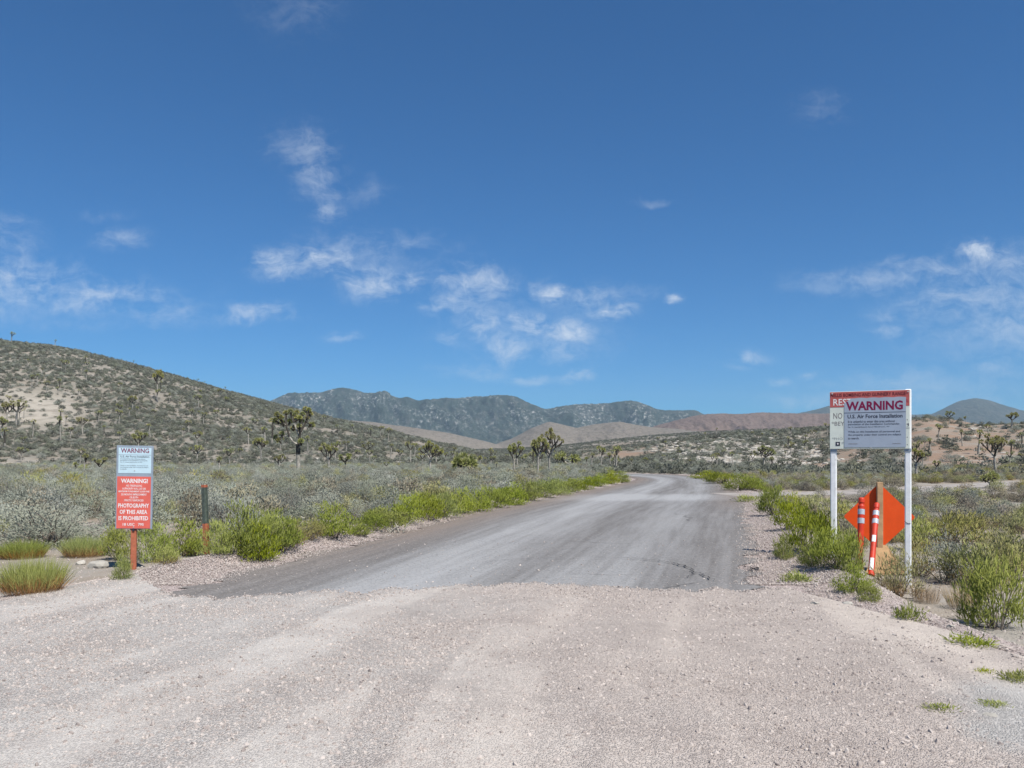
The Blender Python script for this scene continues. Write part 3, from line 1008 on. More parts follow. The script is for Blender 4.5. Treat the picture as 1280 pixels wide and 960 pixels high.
def grass_mesh(name, mat, n, h, spread, wd, lean=.35):
    P = Plant()
    a = rng.uniform(0, 2 * np.pi, n)
    r = np.sqrt(rng.uniform(0, 1, n)) * spread
    p = np.stack([r * np.cos(a), r * np.sin(a), np.zeros(n)], 1)
    d = np.stack([np.cos(a) * r / spread * lean + rng.normal(size=n) * .24, np.sin(a) * r / spread * lean + rng.normal(size=n) * .24, np.ones(n)], 1)
    P.leaf(p, d, rng.uniform(.35, 1.0, n) ** .8 * h * (1 - .22 * (r / spread) ** 2), wd, rng.uniform(0, 1, n), 0, .06)
    return P.mesh(name, [mat], True)


GRASS = [grass_mesh("tall_grass", M_grass, 2400, .9, .5, .0075) for _ in range(3)]
DRY = [grass_mesh("dry_grass", M_drygrass, 420, .8, .45, .010, .6) for _ in range(2)]
WEED = [shrub_mesh("low_weed", [M_rabbit, M_twig], 26, 16, .16, .03, .35, .4, stems=6, clr=.2, zmin=0) for _ in range(3)]


# ------------------------------------------------------------------ scatter of what nobody could count
def scatter(name, pts, rots, scales, idx, protos, kind='stuff'):
    me = bpy.data.meshes.new(name)
    me.vertices.add(len(pts))
    me.vertices.foreach_set('co', np.asarray(pts, np.float32).ravel())
    a = me.attributes.new('rot', 'FLOAT_VECTOR', 'POINT')
    a.data.foreach_set('vector', np.asarray(rots, np.float32).ravel())
    a = me.attributes.new('scl', 'FLOAT_VECTOR', 'POINT')
    a.data.foreach_set('vector', np.asarray(scales, np.float32).ravel())
    a = me.attributes.new('pick', 'INT', 'POINT')
    a.data.foreach_set('value', np.asarray(idx, np.int32))
    o = link(bpy.data.objects.new(name, me))
    o['kind'] = kind
    g = bpy.data.node_groups.new(name + "_scatter", 'GeometryNodeTree')
    g.interface.new_socket('Geometry', in_out='INPUT', socket_type='NodeSocketGeometry')
    g.interface.new_socket('Geometry', in_out='OUTPUT', socket_type='NodeSocketGeometry')
    nin, nout = g.nodes.new('NodeGroupInput'), g.nodes.new('NodeGroupOutput')
    jn = g.nodes.new('GeometryNodeJoinGeometry')

    def na_(nm, dt):
        q = g.nodes.new('GeometryNodeInputNamedAttribute')
        q.data_type = dt
        q.inputs['Name'].default_value = nm
        return q.outputs[0]
    rt, sc, pk = na_('rot', 'FLOAT_VECTOR'), na_('scl', 'FLOAT_VECTOR'), na_('pick', 'INT')
    for k, pr in enumerate(protos):
        cmp_ = g.nodes.new('FunctionNodeCompare')
        cmp_.data_type = 'INT'
        cmp_.operation = 'EQUAL'
        ii = [s for s in cmp_.inputs if s.type == 'INT']
        g.links.new(pk, ii[0])
        ii[1].default_value = k
        oi = g.nodes.new('GeometryNodeObjectInfo')
        oi.transform_space = 'ORIGINAL'
        oi.inputs['Object'].default_value = pr
        oi.inputs['As Instance'].default_value = True
        ip = g.nodes.new('GeometryNodeInstanceOnPoints')
        g.links.new(nin.outputs[0], ip.inputs['Points'])
        g.links.new(cmp_.outputs[0], ip.inputs['Selection'])
        g.links.new(oi.outputs['Geometry'], ip.inputs['Instance'])
        g.links.new(rt, ip.inputs['Rotation'])
        g.links.new(sc, ip.inputs['Scale'])
        g.links.new(ip.outputs[0], jn.inputs[0])
    g.links.new(jn.outputs[0], nout.inputs[0])
    md = o.modifiers.new('scatter', 'NODES')
    md.node_group = g
    return o


def put(name, me, loc, rz, scale, label, cat, group=None):
    o = link(bpy.data.objects.new(name, me))
    o.location = loc
    o.rotation_euler = (0, 0, rz)
    o.scale = scale if hasattr(scale, '__len__') else (scale,) * 3
    return tag(o, label, cat, group)


def rock_mesh(name, mat, sub=1, flat=.6, seed=0):
    import bmesh
    bm = bmesh.new()
    bmesh.ops.create_icosphere(bm, subdivisions=sub, radius=.5)
    r = random.Random(seed)
    o3 = Vector((r.random() * 9, r.random() * 9, r.random() * 9))
    for v in bm.verts:
        n = vnoise(np.array([v.co.x * 2.5 + o3.x]), np.array([v.co.y * 2.5 + v.co.z * 1.7 + o3.y]), seed)[0]
        v.co *= .7 + .6 * n + r.uniform(-.08, .08)
        v.co.z *= flat
    me = bpy.data.meshes.new(name)
    bm.to_mesh(me)
    bm.free()
    me.materials.append(mat)
    return me

# ------------------------------------------------------------------ lettering (flat print, one mesh per line)
def lettering(body, w_, h_, x, z, mat, parent, y=-0.004, align='L', bold=0.0, name="lettering", depth=0.0008):
    cu = bpy.data.curves.new("lettering", 'FONT')
    cu.body = body
    cu.size = 1.0
    cu.offset = bold
    cu.resolution_u = 2
    o = link(bpy.data.objects.new("lettering", cu))
    bpy.context.view_layer.update()
    me = bpy.data.meshes.new_from_object(o.evaluated_get(bpy.context.evaluated_depsgraph_get()))
    bpy.data.objects.remove(o)
    n = len(me.vertices)
    co = np.empty(n * 3, np.float32)
    me.vertices.foreach_get('co', co)
    co = co.reshape(-1, 3)
    lo, hi = co.min(0), co.max(0)
    sx, sz = w_ / (hi[0] - lo[0]), h_ / (hi[1] - lo[1])
    X = (co[:, 0] - lo[0]) * sx + x - (w_ / 2 if align == 'C' else 0)
    Z = (co[:, 1] - lo[1]) * sz + z
    me.vertices.foreach_set('co', np.stack([X, np.full(n, y), Z], 1).astype(np.float32).ravel())
    me.materials.clear()
    me.materials.append(mat)
    me.update()
    t = link(bpy.data.objects.new(name, me))
    t.parent = parent
    return t


M_white_paint = simple("white_post_paint", (0.80, 0.81, 0.80), .55, .06, 14, .3, (0.42, 0.38, 0.33), .5, 9)
M_board = simple("cream_board_paint", (0.66, 0.70, 0.62), .5, .06, 6, .3, (0.5, .5, .42), .4, 5)
M_redband = simple("red_band_paint", (0.47, 0.11, 0.10), .5, .10, 7, .3, (0.5, .3, .26), .5, 8)
M_bluesheet = simple("grey_blue_sheet", (0.35, 0.405, 0.48), .4, .04, 5, .4, (0.42, .46, .5), .4, 4)
M_maroon = simple("maroon_ink", (0.20, 0.012, 0.06), .5, .1, 20)
M_darkred = simple("dark_red_ink", (0.09, 0.012, 0.02), .5, .1, 20)
M_ink = simple("dark_ink", (0.035, 0.04, 0.06), .5, .2, 20)
M_greyink = simple("faded_ink", (0.20, 0.18, 0.18), .6, .3, 25)
M_fadedink = simple("faint_ink", (0.30, 0.33, 0.33), .6, .3, 25)
M_whiteink = simple("white_ink", (0.78, 0.76, 0.74), .5, .06, 20)
M_bolt = simple("bolt_steel", (0.45, 0.45, 0.45), .4, .2, 30, .5)
M_orangepost = simple("orange_post_paint", (0.44, 0.14, 0.075), .65, .18, 10, .25, (0.40, .22, .13), .6, 12)
M_greenpost = simple("green_steel_paint", (0.085, 0.105, 0.085), .55, .3, 14, .3, (0.16, .15, .12), .6, 14)
M_backboard = simple("blue_grey_backboard", (0.28, 0.335, 0.395), .55, .07, 6, .3, (0.34, .36, .37), .4, 6)
M_palesheet = simple("pale_blue_sheet", (0.52, 0.68, 0.74), .4, .04, 6, .4)
M_coral = simple("coral_red_sheet", (0.70, 0.135, 0.10), .45, .07, 6, .35, (0.66, .24, .2), .5, 5)
M_orange = simple("orange_sheeting", (0.76, 0.085, 0.010), .5, .05, 5, .3, (0.7, .16, .05), .4, 5)
M_plastic = simple("orange_tube_plastic", (0.56, 0.042, 0.016), .5, .14, 9, .35, (0.36, .09, .05), .7, 10)
M_silver = simple("silver_reflective_band", (0.42, 0.47, 0.52), .35, .14, 30, .5)
M_wood = simple("weathered_pine", (0.46, 0.30, 0.165), .75, .2, 7, .2, (0.3, .18, .1), .5, 9)
M_plywood = simple("plywood", (0.40, 0.255, 0.13), .75, .16, 9, .2, (0.30, .18, .09), .4, 14)
M_rubber = simple("black_rubber", (0.03, 0.03, 0.03), .8, .3)

# ------------------------------------------------------------------ big warning board, right of the road
BA = 25.0
xc, yc = 5.83, 13.52
gz = tz(xc, yc) - 0.02
big = tag(empty("warning_sign", (xc, yc, gz), R(-BA)), "large white warning board on two tall white posts beside the road", "sign")
zt, zb = 2.79 - gz, 1.843 - gz
bw, bh = 1.2, zt - zb
zm = (zt + zb) / 2
b = MB(); b.box((0, 0.011, zm), (bw, .022, bh), bevel=.004)
b.build("board", M_board, big)
bandh = .252
b = MB(); b.box((0, -0.0015, zt - bandh / 2 - .004), (bw - .008, .003, bandh))
b.build("red_band", M_redband, big)
b = MB()
# overlaid sheet: right-shifted, its top edge cut in shallow scallops round the older lettering
sl, sr_, st_, sb_ = -.375, .545, zt - .118, zb + .028
top = []
for i in range(41):
    q = i / 40
    top.append((sr_ - (sr_ - sl) * q, st_ + .009 * abs(math.sin(q * 15)) - .080 * max(0, q - .87) / .13))
front_ = [(sl, sb_), (sr_, sb_)] + top
n_ = len(front_)
b.add([(x, -.0065, z) for x, z in front_] + [(x, -.0032, z) for x, z in front_],
      [tuple(range(n_))] + [(i, i + n_, (i + 1) % n_ + n_, (i + 1) % n_) for i in range(n_)])
sheet = b.build("warning_sheet", M_bluesheet, big)
ys = -.0078
lettering("WARNING", .85, .150, sl + .025, zt - .318, M_maroon, sheet, ys, bold=.034)
b = MB(); b.box(((sl + sr_) / 2, ys + .0005, zt - .354), (sr_ - sl - .004, .001, .008)); b.build("rule_line", M_ink, sheet)
lettering("U.S. Air Force Installation", .82, .064, sl + .05, zt - .446, M_ink, sheet, ys, bold=.022)
for (txt, ww, dz_, hh) in (("It is unlawful to enter this area without", .70, .518, .040), ("permission of the Installation Commander.", .775, .567, .040),
                           ("Sec. 21, Internal Security Act of 1950; 50 U.S.C. 797", .62, .604, .026),
                           ("While on this Installation all personnel and", .775, .690, .040), ("the property under their control are subject", .79, .740, .040),
                           ("to search.", .17, .790, .036)):
    lettering(txt, ww, hh, sl + .058, zt - dz_, M_ink, sheet, ys, bold=.008)
lettering("-", .14, .008, sl + .06, zt - .868, M_greyink, sheet, ys)
lettering("-", .12, .007, sl + .72, zt - .868, M_greyink, sheet, ys)
lettering("NELLIS BOMBING AND GUNNERY RANGE", 1.13, .058, -bw / 2 + .012, zt - .088, M_darkred, big, -.0042, bold=.016)
lettering("REST", .285, .110, -bw / 2 + .055, zt - .228, M_whiteink, big, -.0042, bold=.01)
lettering("NO", .14, .098, -bw / 2 + .055, zt - .448, M_greyink, big, -.0012)
lettering("*BEY", .195, .071, -bw / 2 + .03, zt - .562, M_greyink, big, -.0012)
lettering("*PHO", .165, .045, -bw / 2 + .035, zt - .80, M_fadedink, big, -.0012)
lettering("P", .03, .042, -bw / 2 + .185, zt - .875, M_fadedink, big, -.0012)
lettering("L", .03, .05, bw / 2 - .045, zt - .20, M_maroon, big, -.0042)
for dz_, tx in ((.49, "."), (.59, "J"), (.56, "-"), (.77, "."), (.89, ".")):
    lettering(tx, .03 if tx == "J" else .016, .05 if tx == "J" else .014, bw / 2 - .045, zt - dz_, M_ink, big, -.0012)
b = MB(); b.box((bw / 2 - .028, -.0012, zt - .615), (.05, .0015, .006)); b.build("rule_line", M_ink, big)
b = MB()
b.box((-bw / 2 + .125, -.0015, zt - .862), (.068, .003, .066)); b.build("emblem", M_ink, big)
b = MB()
b.box((-bw / 2 + .125, -.0040, zt - .862), (.026, .002, .014)); b.box((-bw / 2 + .125, -.0045, zt - .862), (.010, .002, .034)); b.build("emblem_mark", M_whiteink, big)
for (xx, zz) in ((.03, zb + .02), (-.56, zt - .03), (.575, zt - .03)):
    b = MB(); b.tube([(xx, 0, zz), (xx, -.012, zz)], .012, 8); b.build("bolt", M_bolt, big)
# posts: chamfered timbers, the right one running up behind the board edge
for xx, hh in ((-.545, zt - .03), (.575, zt + .012)):
    b = MB(); b.box((xx, .022 + .052, hh / 2 - .15), (.098, .10, hh + .3), bevel=.014)
    po = b.build("post", M_white_paint, big)
    if xx > 0:
        b = MB(); b.tube([(xx - .048, .0195, .93), (xx - .02, .0205, .905), (xx + .01, .0205, .895), (xx + .036, .0205, .90)], .004, 5); b.build("crack", M_ink, po)
for xx in (-.545, .575):  # grey blocks standing in for the board's shadow across the post tops
    b = MB(); b.box((xx - .005 * np.sign(xx), .026, zb - .02), (.10, .022, .05), bevel=.003); b.build("bracket_shade_block", M_backboard, big)

# ------------------------------------------------------------------ slim double warning sign, left of the road
xc, yc = (166.3 - 640) / F * 13.3, 13.3
gz = tz(xc, yc) - .01
sm = tag(empty("warning_sign", (xc, yc, gz), R(8)), "slim two-part warning sign, pale blue over coral red, on an orange post", "sign")
sm.rotation_euler = (0, R(1.0), R(8))
zt, zb, bw = 1.893 - gz, .556 - gz, .56
b = MB(); b.box((0, 0, (zt + zb) / 2), (bw, .018, zt - zb), bevel=.003)
bk = b.build("backboard", M_backboard, sm)
ph = zt - zb
u0t, u0b = zt - .012 * ph, zt - .332 * ph
b = MB(); b.box((0, -.0105, (u0t + u0b) / 2 - .01), (.50, .003, u0t - u0b - .02)); up = b.build("upper_sheet", M_palesheet, sm)
ys = -.0130
lettering("WARNING", .43, .075, 0, zt - .118, M_maroon, up, ys, 'C', .018)
b = MB(); b.box((0, -.0127, zt - .15), (.496, .001, .007)); b.build("rule_line", M_backboard, up)
lettering("U.S. Air Force Installation", .44, .030, -.22, zt - .192, M_ink, up, ys, bold=.014)
for k, (txt, ww) in enumerate((("It is unlawful to enter this area without", .38), ("permission of the Installation Commander.", .42), ("Sec. 21, Internal Security Act of 1950", .33), ("While on this Installation all personnel and", .42), ("the property under their control are subject", .43), ("to search.", .10))):
    lettering(txt, ww, .019, -.22, zt - .224 - .027 * k - (.028 if k > 2 else 0), M_ink, up, ys, bold=.004)
r0t, r0b = zt - .372 * ph, zb + .008
b = MB(); b.box((-.006, -.0105, (r0t + r0b) / 2), (.515, .003, r0t - r0b)); lo = b.build("lower_sheet", M_coral, sm)
lettering("WARNING!", .41, .072, 0, r0t - .105, M_whiteink, lo, ys, 'C', .03)
for k, (txt, ww) in enumerate((("NO TRESPASSING", .24), ("AUTHORITY N.R.S. 207-200", .36), ("MAXIMUM PUNISHMENT: $1000 FINE", .47), ("SIX MONTHS IMPRISONMENT", .39), ("OR BOTH", .13), ("STRICTLY ENFORCED", .30))):
    lettering(txt, ww, .032, -.004, r0t - .163 - .047 * k, M_whiteink, lo, ys, 'C', .012)
for k, (txt, ww) in enumerate((("PHOTOGRAPHY", .47), ("OF THIS AREA", .42), ("IS PROHIBITED", .45))):
    lettering(txt, ww, .068, -.006, r0t - .50 - .101 * k, M_whiteink, lo, ys, 'C', .022)
lettering("18 USC   795", .32, .044, -.006, r0t - .79, M_whiteink, lo, ys, 'C', .016)
b = MB(); b.box((-.01, .045, (zb + .25) / 2 - .12), (.085, .07, zb + .25 + .24), bevel=.01); po = b.build("post", M_orangepost, sm)
b = MB(); b.box((-.005, .008, zb - .018), (.034, .03, .034)); b.build("bracket_shade_block", M_ink, sm)
for zz in (zt - .03, zb + .03, zt - .30 * ph):
    b = MB(); b.tube([(0, -.008, zz), (0, -.017, zz)], .010, 8); b.build("bolt", M_bolt, sm)

# ------------------------------------------------------------------ channel-steel stake between the bushes
Y = 13.15
xs = (256.5 - 640) / F * Y
gz = tz(xs, Y) - .02
stk = tag(empty("marker_post", (xs, Y, gz), R(-22)), "slim steel marker post, green above and orange below, between green bushes", "post")
stk.rotation_euler = (0, R(-2.6), R(-22))
hh = CAMZ + (HY - 606) / F * Y - gz


def channel(z0, z1, mi):
    m_ = MB()
    for (cx_, cy_, sx_, sy_) in ((0, 0, .038, .008), (-.024, .022, .008, .052), (.024, .022, .008, .052), (-.040, .046, .030, .007), (.040, .046, .030, .007)):
        m_.box((cx_, cy_, (z0 + z1) / 2), (sx_, sy_, z1 - z0))
    return m_


channel(-.2, hh * .475, 0).build("orange_section", M_orangepost, stk)
channel(hh * .475, hh * .965, 0).build("green_section", M_greenpost, stk)
channel(hh * .965, hh, 0).build("orange_tip", M_orangepost, stk)

# ------------------------------------------------------------------ stored road-work sign and two channelizer tubes
Y = 14.9
xb = (1099 - 640) / F * Y
gz = tz(xb, Y)
ws = tag(empty("roadwork_sign", (xb, Y, gz), R(-12)), "orange diamond sign seen from behind on a wooden post and plywood foot", "sign")
cz = CAMZ + (HY - 646) / F * Y - gz
hd = .605
b = MB()
rr = .035
pts = []
for k in range(4):
    ang = math.pi / 2 * k
    cpx, cpz = math.cos(ang) * (hd - rr * 1.414), math.sin(ang) * (hd - rr * 1.414)
    for j in range(5):
        q = ang - math.pi / 4 + math.pi / 2 * j / 4
        pts.append((cpx + rr * math.cos(q), cz + cpz + rr * math.sin(q)))
n_ = len(pts)
b.add([(x, 0, z) for x, z in pts] + [(x, .014, z) for x, z in pts], [tuple(range(n_)), tuple(range(2 * n_ - 1, n_ - 1, -1))] + [(i, i + n_, (i + 1) % n_ + n_, (i + 1) % n_) for i in range(n_)])
b.build("diamond_panel", M_orange, ws)
b = MB(); b.box((-.005, -.052, (cz + hd + .02) / 2 + .0), (.10, .10, cz + hd + .02), bevel=.006)
b.build("wooden_post", M_wood, ws)
foot = Matrix.Rotation(R(-38), 3, 'X')
b = MB()
w0, w1, L, th = .66, .12, .58, .022
vs = [(-w0 / 2, 0, 0), (w0 / 2, 0, 0), (w1 / 2 + .03, 0, L), (-w1 / 2, 0, L)]
vs = [Vector(v) for v in vs]
b.add([foot @ v + Vector((0.02, -.42, .03)) for v in vs] + [foot @ (v + Vector((0, th, 0))) + Vector((0.02, -.42, .03)) for v in vs],
      [(0, 1, 2, 3), (7, 6, 5, 4), (0, 4, 5, 1), (1, 5, 6, 2), (2, 6, 7, 3), (3, 7, 4, 0)])
b.build("plywood_foot", M_plywood, ws)
b = MB(); b.box((.02, -.41, .015), (.70, .05, .035), bevel=.004); b.build("foot_rail", M_wood, ws)
b = MB(); b.box((.0, .03, -.02), (.09, 1.0, .06), bevel=.006); b.build("skid", M_wood, ws)


def channelizer(base, topp, label, rad, bands, sticker):
    base, topp = Vector(base), Vector(topp)
    o = empty("channelizer_tube", base)
    ax = (topp - base)
    L = ax.length
    o.rotation_euler = ax.to_track_quat('Z', 'Y').to_euler()
    tag(o, label, "traffic tube", "orange traffic tubes leaning on the diamond sign")
    b = MB()
    prof_ = [(0, 1.25), (.02, 1.3), (.035, 1.02), (.25, 1.0), (.55, .95), (.70, 1.06), (.88, 1.06), (.90, .82), (.915, .82), (.93, 1.0), (.975, 1.0), (.99, .9), (1.0, .6)]
    b.tube([(0, 0, t_ * L) for t_, r_ in prof_], [rad * r_ for t_, r_ in prof_], 20)
    b.build("tube", M_plastic, o, smooth=False)
    for z0, z1 in bands:
        b = MB(); b.tube([(0, 0, z0 * L), (0, 0, z1 * L)], rad * 1.09, 20); b.build("reflective_band", M_silver, o)
    for (z0, z1, mm) in sticker:
        b = MB()
        lv = o.rotation_euler.to_matrix().inverted() @ (Vector((0, 0, CAMZ)) - base)
        ac = math.atan2(lv.y, lv.x)
        a0, a1 = ac - .62, ac + .62
        for i in range(6):
            q0, q1 = a0 + (a1 - a0) * i / 6, a0 + (a1 - a0) * (i + 1) / 6
            rd = rad * 1.05
            b.add([(rd * math.cos(q), rd * math.sin(q), z) for q, z in ((q0, z0 * L), (q1, z0 * L), (q1, z1 * L), (q0, z1 * L))], [(0, 1, 2, 3)])
        b.build("sticker", mm, o)
    return o


def at(px, py, Y):
    return Vector(((px - 640) / F * Y, Y, CAMZ + (HY - py) / F * Y))


pa_ = at(1088.5, 721.5, 14.0)
pa_.z = max(pa_.z, tz(pa_.x, pa_.y))
channelizer(pa_, at(1096, 629, 14.72), "orange traffic tube with white stickers leaning on the wooden post", .050,
            [(.70, .765), (.815, .88)], [(.06, .22, M_whiteink), (.44, .53, M_whiteink)])
pb_ = at(1074.5, 706, 14.5)
pb_.z = tz(pb_.x, pb_.y)
channelizer(pb_, at(1077, 622, 14.72), "shorter orange traffic tube standing beside the leaning one, near the sign corner", .054,
            [(.635, .71), (.76, .835)], [])
# ------------------------------------------------------------------ Joshua trees
def rosette(P, c, ax, r, skirt, n=54, mi_leaf=0, mi_dead=1, ndead=None):
    c, ax = np.asarray(c, float), np.asarray(ax, float) / np.linalg.norm(ax)
    d = rand_dirs(n, -.35)
    tmp = np.array([1., 0, 0]) if abs(ax[0]) < .8 else np.array([0, 1., 0])
    e1 = np.cross(ax, tmp); e1 /= np.linalg.norm(e1)
    e2 = np.cross(ax, e1)
    dw = d[:, :1] * e1 + d[:, 1:2] * e2 + d[:, 2:] * ax
    P.leaf(c + dw * r * .3, dw + rng.normal(size=dw.shape) * .18, r * rng.uniform(.5, .82, n), r * .15, rng.uniform(0, 1, n), mi_leaf)
    if skirt > 0:
        nd = ndead or int(n * .7)
        t = rng.uniform(0, 1, nd)
        q = rand_dirs(nd, -.2)
        qw = q[:, :1] * e1 + q[:, 1:2] * e2
        qw /= np.linalg.norm(qw, axis=1)[:, None] + 1e-6
        P.leaf(c - ax * (t * skirt)[:, None], qw * .8 - ax * rng.uniform(.2, 1, nd)[:, None] + np.array([0, 0, -.25]), r * rng.uniform(.35, .75, nd) * (1 - .4 * t), r * .16, rng.uniform(0, 1, nd), mi_dead)


def grow_tree(seed, H, heads, spread=.5, trunk=.45, rad=.16, hr=.34):
    """returns stems [(points, radii, dark)] and heads [(pos, axis, radius, skirt)]"""
    r = random.Random(seed)
    stems, hd = [], []
    base = np.zeros(3)
    bend = np.array([r.uniform(-.06, .06), r.uniform(-.06, .06), 0]) * H
    t0 = np.array([0, 0, trunk * H]) + bend
    stems.append(([base - [0, 0, .15], base * .5 + t0 * .5 + bend * .2, t0], [rad * 1.15, rad * .95, rad * .82], False))

    def go(p, d, ln, rr, n):
        if n <= 1:
            q = p + d * ln
            d2 = d + np.array([0, 0, .5])
            d2 /= np.linalg.norm(d2)
            e_ = q + d2 * ln * .35
            stems.append(([p, q, e_], [rr, rr * .9, rr * .8], True))
            hd.append((e_, d2, hr * r.uniform(.8, 1.15), ln * r.uniform(.6, 1.05)))
            return
        q = p + d * ln * r.uniform(.5, .8)
        stems.append(([p, q], [rr, rr * .85], r.random() < .35))
        k = 2 if n < 5 or r.random() < .6 else 3
        a0 = r.uniform(0, 6.28)
        parts_ = [n // k + (1 if i < n % k else 0) for i in range(k)]
        for i, m_ in enumerate(parts_):
            a = a0 + 2 * math.pi * i / k + r.uniform(-.4, .4)
            dd = d * .75 + np.array([math.cos(a) * spread * 1.3, math.sin(a) * spread * 1.3, r.uniform(.1, .7)])
            dd /= np.linalg.norm(dd)
            go(q, dd, ln * r.uniform(.7, 1.0), rr * .8, m_)
    if heads == 1:
        e_ = np.array([bend[0] * 1.4, bend[1] * 1.4, H - hr * .9])
        stems.append(([t0, e_], [rad * .8, rad * .65], True))
        hd.append((e_, np.array([0, 0, 1.]), hr, (H - trunk * H) * .8))
    else:
        k = 3 if heads > 6 else 2
        a0 = r.uniform(0, 6.28)
        for i in range(k):
            a = a0 + 2 * math.pi * i / k + r.uniform(-.3, .3)
            dd = np.array([math.cos(a) * spread * 1.5, math.sin(a) * spread * 1.5, r.uniform(.6, 1.2)])
            dd /= np.linalg.norm(dd)
            go(t0, dd, (1 - trunk) * H * .42, rad * .78, heads // k + (1 if i < heads % k else 0))
        top = max(p[2] + rr * .8 for p, a, rr, s_ in hd)
        f = H / top
        stems = [([np.asarray(p) * f for p in ps], rr, dk) for ps, rr, dk in stems]
        hd = [(p * f, a, rr, s_) for p, a, rr, s_ in hd]
    return stems, hd


def trunk_into(P, stems, mi_pale, mi_dark, n=6):
    for ps, rr, dk in stems:
        P.stem(ps, np.asarray(rr), mi_dark if dk else mi_pale, n)


def crown_into(P, hd, n=54, mi=(0, 1), ndead=None):
    for p, a, rr, sk in hd:
        rosette(P, p, a, rr, sk, n, mi[0], mi[1], ndead)


PROTO = {}
for key, (H, heads, spread, trunk, hr) in {
    'many': (4.6, 14, .62, .40, .38), 'many2': (4.6, 11, .55, .45, .40), 'some': (3.8, 7, .6, .5, .46), 'some2': (3.6, 5, .65, .42, .48),
    'few': (3.4, 3, .5, .58, .5), 'few2': (3.2, 2, .5, .55, .5), 'stalk': (3.2, 1, .1, .72, .52), 'post': (2.6, 1, .1, .25, .46), 'bush': (1.6, 6, .8, .25, .46)}.items():
    PROTO[key] = (H,) + grow_tree(hash(key) % 1000 if False else sum(map(ord, key)), H, heads, spread, trunk, .15 if heads > 4 else .12, hr)
TREE_PARTS, TREE_ONE = {}, {}
for key, (H, st_, hd_) in PROTO.items():
    pt = Plant(); trunk_into(pt, st_, 0, 1)
    pc = Plant(); crown_into(pc, hd_, 100)
    TREE_PARTS[key] = (H, pt.mesh("trunk", [M_bark, M_bark_dark]), pc.mesh("crown", [M_yucca, M_yucca_dead]))
    po = Plant(); crown_into(po, hd_, 44, ndead=16); trunk_into(po, st_, 2, 3, 4)
    TREE_ONE[key] = (H, po.mesh("joshua_tree", [M_yucca, M_yucca_dead, M_bark, M_bark_dark]))

TREE_SPOTS = []


def joshua(px, base, top, key, label=None, Y=None, group=None, wid=1.0):
    if Y is None:
        x, Y, z = hit(px, base, 25)
    else:
        x = (px - 640) / F * Y
        z = tz(x, Y)
    h = max(CAMZ + (HY - top) / F * Y - z, .5)
    rz = random.uniform(0, 6.28)
    TREE_SPOTS.append((x, Y))
    if label:
        H, mt, mc = TREE_PARTS[key]
        o = empty("joshua_tree", (x, Y, z), rz)
        o.scale = (h / H * wid, h / H * wid, h / H)
        tag(o, label, "tree", group or "joshua trees on the plain")
        for nm, me in (("trunk", mt), ("crown", mc)):
            c = link(bpy.data.objects.new(nm, me))
            c.parent = o
        return o
    H, me = TREE_ONE[key]
    s = h / H
    o = put("joshua_tree", me, (x, Y, z), rz, (s * wid, s * wid, s), None or LAB[group], "tree", group)
    return o


LAB = {
    "joshua trees on the grey hill": "small Joshua tree dotted on the long grey scrub hill",
    "joshua trees on the hill crest": "tiny Joshua tree standing against the sky on the hill crest",
    "joshua trees far on the plain": "small distant Joshua tree on the flat scrub beyond the road verge",
    "joshua trees on the rocky rise": "small Joshua tree on the rocky rise beyond the road bend",
}

# the largest tree, branch by branch
Y1 = 76.0
k1 = Y1 / F / 9.6           # metres per unit of the enlarged view it was measured in
x1 = (372.8 - 640) / F * Y1
z1 = tz(x1, Y1)
base_px_z = CAMZ + (HY - 590) / F * Y1


def tp(zx, zy, dep=0.0):
    return np.array([(zx - 318) * k1, dep, (862 - zy) * k1 + base_px_z - z1])


jr = random.Random(5)
big_t = tag(empty("joshua_tree", (x1, Y1, z1)), "tallest many-armed Joshua tree with a dark trunk, on the plain before the hill", "tree", "joshua trees on the plain")
TREE_SPOTS.append((x1, Y1))
tr = Plant()
tr.stem([tp(318, 1000), tp(320, 800), tp(318, 650)], [.21, .185, .18], 0, 9)
tr.stem([tp(318, 650), tp(316, 590), tp(312, 525)], [.20, .20, .18], 1, 9)
forks = [([(312, 535), (255, 500), (212, 440)], .11, 0, 0), ([(212, 440), (190, 360), (168, 300)], .09, 1, 0), ([(215, 440), (165, 425), (125, 440)], .06, 0, .3),
         ([(316, 530), (338, 460), (348, 345)], .12, 1, -.2), ([(340, 470), (285, 345), (250, 260)], .06, 0, .5), ([(346, 380), (385, 300), (415, 215)], .10, 1, .4),
         ([(168, 300), (120, 250), (95, 205)], .06, 0, -.5), ([(168, 300), (160, 230), (152, 180)], .06, 1, .3), ([(318, 600), (350, 540), (366, 520)], .05, 0, -.3)]
for pts_, rad_, dk, dep in forks:
    tr.stem([tp(a, b_, dep * i * .5) for i, (a, b_) in enumerate(pts_)], [rad_, rad_ * .9, rad_ * .8], dk, 7)
heads_ = [(95, 180, -.9), (152, 152, .5), (62, 245, -.4), (105, 265, .5), (135, 215, -.7), (35, 450, .4), (90, 488, -.2), (100, 400, .6), (290, 212, .6), (245, 175, .9), (222, 140, .2), (262, 140, 1.1), (355, 215, -.6), (362, 165, .3),
          (428, 118, .5), (432, 160, .9), (410, 215, .4), (345, 312, -.5), (232, 335, .7), (455, 290, .8), (368, 495, -.5), (340, 250, .7), (385, 105, .7), (285, 330, 1.0), (190, 250, .8)]
src = [(168, 300), (168, 300), (168, 300), (168, 300), (168, 300), (125, 440), (125, 440), (125, 440), (250, 260), (250, 260), (250, 260), (250, 260), (348, 345), (348, 345), (415, 215), (415, 215), (400, 255), (348, 345), (250, 300), (400, 255), (366, 520), (348, 345), (415, 215), (300, 370), (168, 300)]
tobj = mesh_obj("trunk", [(0, 0, 0)], [], M_bark) if False else None
ros_mesh = []
